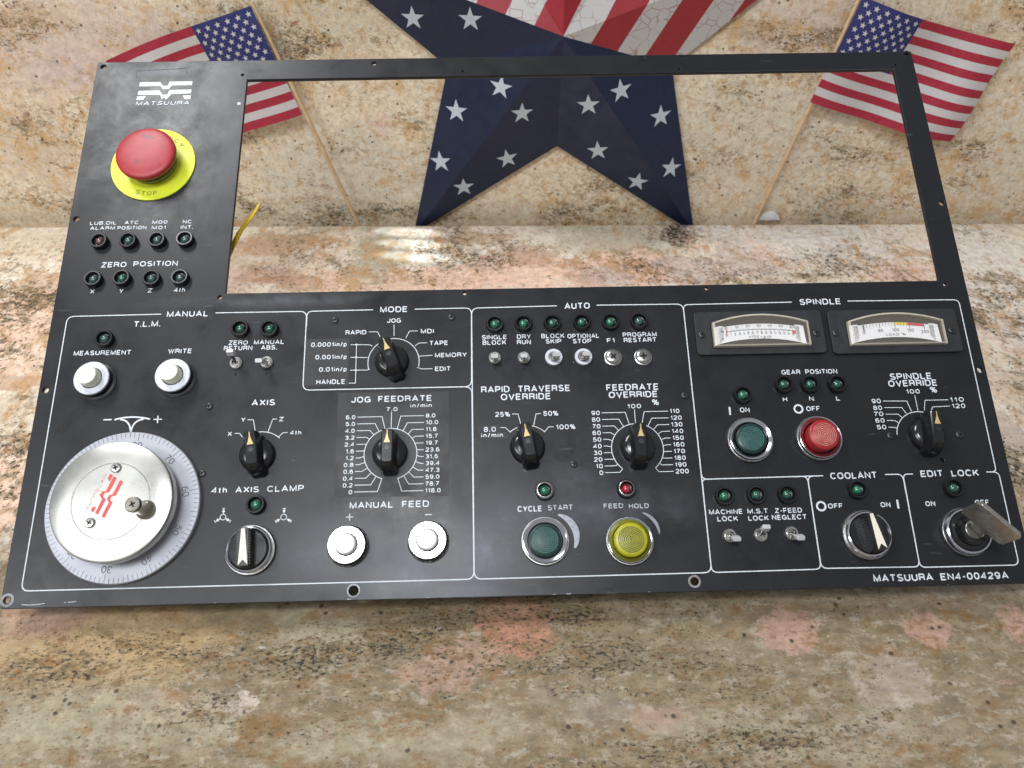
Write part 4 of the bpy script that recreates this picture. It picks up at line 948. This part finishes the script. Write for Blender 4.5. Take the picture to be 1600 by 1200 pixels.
gr = MB(); gr.ribbon(circ(0, 0, .02225, 80), .00032, 0, closed=True); part('groove', gr, M['steel'], (0, 0, .01850), hw, 0)
# red emblem on the wheel, turned on its side
em = at(162, 777, .0184); ex_, ey_ = em.x - p.x, em.y - p.y
def emblem(mb, s, cx, cy, rot):
    c_, q_ = math.cos(rot), math.sin(rot)
    ox, oy = 1035, 345
    for g in LG:
        pts = [((x - ox) * s, -(y - oy) * s * 1.25) for x, y in g][::-1]
        mb.poly([(cx + x * c_ - y * q_, cy + x * q_ + y * c_) for x, y in pts])
    put_text(mb, 'MATSUURA', cx + (-(-78) * s) * q_ * -1 * -1 if False else cx + 80 * s * q_, cy - 80 * s * c_, 330 * s, 22 * s * 1.3, 0, rot, 0, 0.15)
eb = MB(); emblem(eb, .000068, ex_ + .0004, ey_ + .001, R(-112))
part('red_emblem', eb, M['red_ink'], (0, 0, .01848), hw, 0)

# ---- spindle meters
def meter(c0, c1, c2, c3, kind):
    P = [at(*c) for c in (c0, c1, c2, c3)]     # tl tr br bl
    x0 = (P[0].x + P[3].x) / 2; x1 = (P[1].x + P[2].x) / 2; y1 = (P[0].y + P[1].y) / 2; y0 = (P[2].y + P[3].y) / 2
    cx, cy = (x0 + x1) / 2, (y0 + y1) / 2; W_, H_ = x1 - x0, y1 - y0
    root = bpy.data.objects.new('spindle_meter', None); C.objects.link(root); root.parent = panel; root.location = (cx, cy, 0); root.empty_display_size = .01
    root['label'] = 'speed meter with H and L scales' if kind == 0 else 'load meter with yellow and red zones'
    gw, gh = .0315, .0062; yb = -.0096
    def arch(hw_, yl, ys, yt, n=18):     # flat foot, straight sides, arched top
        return [(-hw_, yl), (hw_, yl), (hw_, ys)] + [(hw_ * math.cos(math.pi * 0) * (1 - 2 * i / n), ys + (yt - ys) * (1 - (1 - 2 * i / n) ** 2)) for i in range(1, n)] + [(-hw_, ys)]
    op = arch(gw * 1.0, yb - .0012, .0062, .0120)
    bz = curve_plate('bezel', rrect(-W_/2, -H_/2, W_/2, H_/2, .0028), [op], 0.0002, .0022, .0003, M['bezel'], root)
    well = MB(); z0 = -.004
    n = len(op); well.add([(x, y, .0018) for x, y in op] + [(x, y, z0) for x, y in op], [(i, n + i, n + (i+1) % n, (i+1) % n) for i in range(n)] + [tuple(range(n, 2*n))])
    part('well', well, M['meter_inside'], None, root, 30)
    # scale card: arched strip
    sc = MB(); hw_ = .0262; N = 24
    top = lambda x: .0038 + .0026 * (1 - (x / hw_) ** 2); bot = lambda x: -.0086 + .0046 * (1 - (x / .031) ** 2)
    xs = [-hw_ + 2 * hw_ * i / N for i in range(N + 1)]
    sc.add([(x, top(x), 0) for x in xs] + [(x, bot(x), 0) for x in xs], [(i, N+1+i, N+2+i, i+1) for i in range(N)])
    for s in (-1, 1): sc.add([(s * hw_, top(hw_) + .0012, 0), (s * (hw_ - .0030), top(hw_) + .0014, 0), (s * (hw_ - .0030), -.004, 0), (s * hw_, bot(hw_), 0), (s * .0296, bot(.0296) - .0002, 0), (s * .0290, .0042, 0)], [(0, 1, 2, 3, 4, 5) if s > 0 else (5, 4, 3, 2, 1, 0)])
    card = part('scale_card', sc, M['scale_white'], (0, 0, .0012), root, 0)
    ink = MB(); hi = .0216
    if kind == 0:
        ln = lambda x: .0002 + .0021 * (1 - (x / .026) ** 2)
        ink.ribbon([(x, ln(x)) for x in [-hi + 2*hi*i/30 for i in range(31)]], .00022, 0)
        for i in range(61):
            x = -hi + 2*hi*i/60; L_ = .0016 if i % 10 == 0 else (.0011 if i % 5 == 0 else .0007); ink.ribbon([(x, ln(x)), (x, ln(x) + L_)], .00016, .00001)
        for i in range(16):
            x = -hi + 2*hi*i/15; ink.ribbon([(x, ln(x)), (x, ln(x) - .0012)], .00022, .00001)
            put_text(ink, str(i), x, ln(x) - .0023, nat_w(str(i), .0016, 0) * (.75 if i > 9 else 1), .0016, .00001, 0, 0, wt=1.4)
        for i in range(7):
            x = -hi + 2*hi*i/6; s = str(i * 10); put_text(ink, s, x, ln(x) + .0027, nat_w(s, .0016, 0), .0016, .00001, 0, 0, wt=1.4)
        put_text(ink, 'H', -.0241, .0012, .0018, .0022, .00001, 0, 0, wt=1.4); put_text(ink, 'L', -.0241, -.0036, .0014, .0020, .00001, 0, 0, wt=1.4)
        put_text(ink, 'x100', -.0040, -.0026, .0062, .0016, .00001, 0, 0, wt=1.4); put_text(ink, 'rpm', .0038, -.0028, .0068, .0019, .00001, 0, 0, wt=1.4)
        rm = MB(); rm.poly([(hi - .0002, -.0010), (hi + .0018, -.0012), (hi + .0018, .0011), (hi - .0002, .0013)], 0); part('red_zone', rm, M['red_mark'], (0, 0, .00135), root, 0)
        nx = -hi
    else:
        ln = lambda x: .0037 + .0026 * (1 - (x / .0262) ** 2)
        def xp(v): return -.0200 + .0400 * (v / 200) ** .93
        for v in range(0, 201, 10):
            x = xp(v); L_ = .0036 if v % 50 == 0 else .0022; ink.ribbon([(x, ln(x) - .0002), (x, ln(x) - L_)], .00038 if v % 50 == 0 else .0002, 0.00002)
        for v in (0, 50, 100, 150, 200):
            x = xp(v); put_text(ink, str(v), x, ln(x) - .0053, nat_w(str(v), .0021, 0) * .9, .0021, 0, 0, 0, wt=1.3)
        put_text(ink, 'LOAD', -.0016, -.0022, .0084, .0017, 0, 0, 0, wt=1.3); put_text(ink, '%', .0058, -.0021, .0024, .0017, 0, 0, 0, wt=1.3)
        for a, b_, m, nm in ((100, 143, 'yellow_mark', 'yellow_zone'), (143, 200, 'red_mark', 'red_zone')):
            zb = MB(); q_ = [xp(a + (b_ - a) * i / 8) for i in range(9)]
            zb.add([(x, ln(x), 0) for x in q_] + [(x, ln(x) - .0019, 0) for x in q_], [(i, 9+i, 10+i, i+1) for i in range(8)]); part(nm, zb, M[m], (0, 0, .00130), root, 0)
        nx = xp(0)
    part('scale_print', ink, M['black_ink'], (0, 0, .00138), root, 0)
    nd = MB(); nd.box(nx, .001 if kind == 0 else .003, .0024, .00035, .0062, .0002); part('needle', nd, M['red_mark'] if kind == 0 else M['black_ink'], None, root, 0)
    # clear moulded cover standing proud of the bezel, thicker at its rim
    cv = MB(); o1 = arch(gw * .985, yb - .0008, .0060, .0116); o2 = [(x * .955, y * .90 - .0002) for x, y in o1]; n = len(o1)
    z1, z2, z3 = .0022, .0052, .0060
    cv.add([(x, y, z1) for x, y in o1] + [(x, y, z2) for x, y in o1] + [(x, y, z3) for x, y in o2],
           [(i, (i+1) % n, n + (i+1) % n, n + i) for i in range(n)] + [(n+i, n+(i+1) % n, 2*n+(i+1) % n, 2*n+i) for i in range(n)], 1)
    cv.add([(x, y, z3) for x, y in o2], [tuple(range(n))], 0)
    part('clear_cover', cv, [M['clear'], M['clear_edge']], None, root, 20)
    for s, (px, py) in zip((-1, 1), ((1096.6, 523.5), (1275.4, 520.8)) if kind == 0 else ((1306, 520.8), (1487, 516.5))):
        q = at(px, py, .002); so = link('screw', sc_s, root, RZ(random.uniform(0, 90), (q.x - cx, q.y - cy, .0022))); link('cross_slot', cr_s, so)
meter((1083, 489.5), (1281.5, 486.5), (1289.5, 552.5), (1088.5, 556.8), 0)
meter((1290, 487), (1488, 484), (1504, 550), (1301.5, 555.5), 1)

# ------------------------------------------------------------------ yellow cable tie hanging behind the window edge
tie = MB(); pts = []
for (px, py, h) in ((330, 440, -.012), (350, 415, -.010), (362, 388, -.010), (375, 362, -.012), (390, 342, -.014), (400, 328, -.016), (405.5, 319, -.017)):
    q = PM @ at(px, py, h); pts.append(q)
vs = []; fs = []
wdir = Vector((1, 0.2, 0.25)).normalized() * .0021
nrm = Vector((0, -.55, .83)) * .0006
for i, q in enumerate(pts):
    k = 1.0 - .55 * max(0, (i - 4) / 2)
    for a, b in ((-1, -1), (1, -1), (1, 1), (-1, 1)): vs.append(q + wdir * a * k + nrm * b)
for i in range(len(pts) - 1):
    for j in range(4): fs.append((i*4+j, i*4+(j+1) % 4, (i+1)*4+(j+1) % 4, (i+1)*4+j))
fs += [(3, 2, 1, 0), tuple(len(vs) - 4 + j for j in range(4))]
tie.add(vs, fs); to = link('cable_tie', tie.mesh('cable_tie', M['tie'], 40)); thing(to, 'yellow plastic cable tie end behind the left edge of the panel opening', 'cable tie')

# ------------------------------------------------------------------ small hand flags standing against the upstand
def star_poly(cx, cy, r_, a0=90, k=.40):
    return [(cx + (r_ if i % 2 == 0 else r_ * k) * math.cos(R(a0 + 36 * i)), cy + (r_ if i % 2 == 0 else r_ * k) * math.sin(R(a0 + 36 * i))) for i in range(10)]
def flag(hoist_top, hoist_bot, fly_top, stick_top, stick_bot, wave, h0, label, zs=0.0026):
    """corners are points on the upstand; s runs from hoist to fly, t from top to bottom"""
    A = wal(*hoist_top, h0); B = wal(*hoist_bot, h0); D = wal(*fly_top, h0)
    root = bpy.data.objects.new('hand_flag', None); C.objects.link(root); base = wal(*stick_bot, h0)
    root.matrix_world = WM @ Matrix.Translation((base.x, base.y, 0)); root.empty_display_size = .02
    thing(root, label, 'flag', 'small stick flags behind the panel')
    A, B, D = [Vector((q.x - base.x, q.y - base.y)) for q in (A, B, D)]
    def surf(s, t, lift=0.0):
        q = A + (D - A) * s + (B - A) * t
        sag = wave[2] * math.sin(math.pi * s) * 1.0
        q = q + Vector((0, -1)) * sag * (1 - .3 * t)
        z = h0 + wave[0] * math.sin(wave[1] * s * math.pi + t * 1.6) * s ** .5 + .0022 * math.sin(5 * t + 4 * s) + .0016 * math.sin(13 * s - 6 * t) * s + lift
        return (q.x, q.y, z)
    def strip(s0, s1, t0, t1, mat, nm, ns=22, nt=2, lift=0.0):
        mb = MB(); vs = [surf(s0 + (s1 - s0) * i / ns, t0 + (t1 - t0) * j / nt, lift) for j in range(nt + 1) for i in range(ns + 1)]
        fs = [(j*(ns+1)+i, (j+1)*(ns+1)+i, (j+1)*(ns+1)+i+1, j*(ns+1)+i+1) for j in range(nt) for i in range(ns)]
        mb.add(vs, fs); o = part(nm, mb, mat, None, root, 60)
        m = o.modifiers.new('thickness', 'SOLIDIFY'); m.thickness = .00035; m.offset = -1; m.use_rim = False
        return o
    for k in range(13):
        strip(.40 if k < 7 else 0, 1, k / 13, (k + 1) / 13, M['flag_red'] if k % 2 == 0 else M['flag_white'], 'stripe')
    can = strip(0, .40, 0, 7 / 13, M['flag_blue'], 'canton', 12, 8)
    L1 = (D - A).length; L2 = (B - A).length
    for row in range(9):
        for colm in range(6 if row % 2 == 0 else 5):
            s = (.40 / 12) * (1 + 2 * colm + (row % 2)); t = (7 / 13 / 10) * (row + 1)
            mb = MB(); pts = [surf(s + x / L1, t - y / L2, .0006) for x, y in star_poly(0, 0, .0031)]
            mb.add(pts, [tuple(range(10))[::-1]]); part('flag_star', mb, M['flag_white'], None, can, 0)
    st = wal(*stick_top, h0); a = Vector((st.x - base.x, st.y - base.y, h0 - zs)); b = Vector((0, 0, h0 - max(zs, .004))); ext = (b - a).normalized() * .03
    mb = MB(); mb.tube([a, a * .5 + b * .5 + Vector((.0008, 0, .001)), b, b + ext], .0021, 10); part('stick', mb, M['wood'], None, root, 50)
    hm = MB(); vs = []
    return root
flag((1349, -6), (1267, 160), (1581, 66), (1353, -14), (1187, 339), (.0080, 2.6, .004), .018, 'small stars and stripes flag on a stick, behind the upper right corner of the panel', .0062)
flag((392, 9), (471, 180), (168, 93), (392, 4), (555, 344), (.0070, 2.3, -.002), .018, 'small stars and stripes flag on a stick, behind the emblem corner of the panel')

# ------------------------------------------------------------------ folded tin star
def px_star(): 
    q1 = wal(698, 98); q2 = wal(1046, 105); q3 = wal(870, 225)
    rr = (q2.x - q1.x) / 2 / .951; return q3.x, q3.y + rr, rr
scx, scy, sr = px_star()
SR = sum(math.hypot(q.x - scx, q.y - scy) for q in (wal(648, 362), wal(1078, 363))) / 2
SZ = .006
root = bpy.data.objects.new('tin_star', None); C.objects.link(root); root.matrix_world = WM @ Matrix.Translation((scx, scy, SZ)); root.empty_display_size = .05
thing(root, 'large folded star, navy with white stars and red stripes, behind the panel', 'star decoration')
TH = .034
def sp(k, r_): a = R(90 + 36 * k); return Vector((r_ * math.cos(a), r_ * math.sin(a), 0))
apex = Vector((0, 0, TH))
def stripe_mat():
    t = NT('crackled_red_white_stripes'); v = t.obj()
    s = t.n('ShaderNodeSeparateXYZ'); t.l(t.mapping(v, rot=(0, 0, R(-61))), s.inputs[0])
    # stripes run down to the left; a wave of the coordinate across them
    f = t.math('FRACT', t.math('ADD', t.math('MULTIPLY', s.outputs['Y'], 1 / .0560), .50))
    m = t.mapr(f, .495, .505)
    cr = t.vor(t.mapping(v), 85, 'DISTANCE_TO_EDGE'); wob = t.noise(v, 60, 3)
    ck = t.math('MULTIPLY', t.mapr(cr.outputs['Distance'], .0, .05, 1, 0), t.mapr(wob.outputs['Fac'], .40, .50))
    wht = t.mix(t.math('MULTIPLY', ck, .75), (0.52, 0.50, 0.48), (0.26, 0.10, 0.08))
    red = t.mix(t.noise(v, 90, 4).outputs['Fac'], (0.25, 0.010, 0.018), (0.36, 0.022, 0.035))
    t.l(t.mix(m, wht, red), t.b.inputs['Base Color']); t.set(Roughness=.42)
    t.bump(cr.outputs['Distance'], .2, .0004)
    return t.m
M['stripes'] = stripe_mat()
facets = []
for tip in range(5):
    for side in (-1, 1):
        k = 2 * tip; T_ = sp(k, SR); V_ = sp(k + side, sr)
        # tips: 0 top, 1 upper left, 2 lower left, 3 lower right, 4 right; side -1 = clockwise
        navy = (tip == 1 and side == 1) or tip in (2, 3)
        mb = MB(); vs = [apex, T_, V_]
        cr_ = (T_ - apex).cross(V_ - apex)
        if cr_.z < 0: vs = [apex, V_, T_]
        back = [q - Vector((0, 0, .0008)) for q in vs]
        mb.add(vs + back, [(0, 1, 2), (5, 4, 3), (1, 4, 5, 2), (0, 3, 4, 1), (2, 5, 3, 0)])
        o = part('facet', mb, M['navy'] if navy else M['stripes'], None, root, 0)
        facets.append((Vector(vs[0]), (Vector(vs[1]) - vs[0]).cross(Vector(vs[2]) - vs[0]).normalized(), vs, o))
SM = root.matrix_world.copy(); SMi = SM.inverted()
SM = WM @ Matrix.Translation((scx, scy, SZ)); SMi = SM.inverted()
o_ = SMi @ CAM
def inside(q, tri):
    a, b, c = [Vector((t.x, t.y)) for t in tri]; p_ = Vector((q.x, q.y))
    s1 = (b - a).cross(p_ - a); s2 = (c - b).cross(p_ - b); s3 = (a - c).cross(p_ - c)
    return (s1 >= 0 and s2 >= 0 and s3 >= 0) or (s1 <= 0 and s2 <= 0 and s3 <= 0)
for (px, py, ra) in ((645,28,0),(735,30,0),(782.6,136,-8),(713.3,173.3,0),(815.6,176.6,0),(919.5,163.8,6),(970,141.5,10),(1032,181.5,5),(688.5,252.5,6),(792.5,247.5,10),(724.4,292,0),(934,235,8),(1048,262.4,-6),(996,283.4,-6)):
    d = SMi.to_3x3() @ ray(px, py)
    for (p0, n_, tri, fo) in facets:
        t = (p0 - o_).dot(n_) / d.dot(n_); q = o_ + d * t
        if inside(q, tri):
            pts = []
            for x, y in star_poly(q.x, q.y, .0118, 90 + ra, .39):
                z = p0.z - (n_.x * (x - p0.x) + n_.y * (y - p0.y)) / n_.z
                pts.append(Vector((x, y, z)) + n_ * .0005)
            mb = MB(); mb.add(pts, [tuple(range(10))]); part('painted_star', mb, M['starwhite'], None, fo, 0)
            break

# ------------------------------------------------------------------ scrap of paper behind the counter edge
pp = MB(); pts = [wal(x, y, .008) for x, y in ((1184, 344), (1190, 337), (1197, 331.5), (1203, 330), (1211, 331), (1216, 337), (1219, 344))]
n = len(pts); pp.add([WM @ (q + Vector((0, 0, .0003 * (i % 3)))) for i, q in enumerate(pts)] + [WM @ (q - Vector((0, 0, .0006))) for q in pts], [tuple(range(n))[::-1], tuple(range(n, 2*n))] + [(i, (i+1) % n, n+(i+1) % n, n+i) for i in range(n)])
po = link('paper_scrap', pp.mesh('paper_scrap', M['paper'], 0)); thing(po, 'torn scrap of white paper standing at the foot of the right flag stick', 'paper')

# cleanup: every part without a label keeps none
for o in bpy.data.objects:
    if 'label' in o.keys() and not o['label']: del o['label']
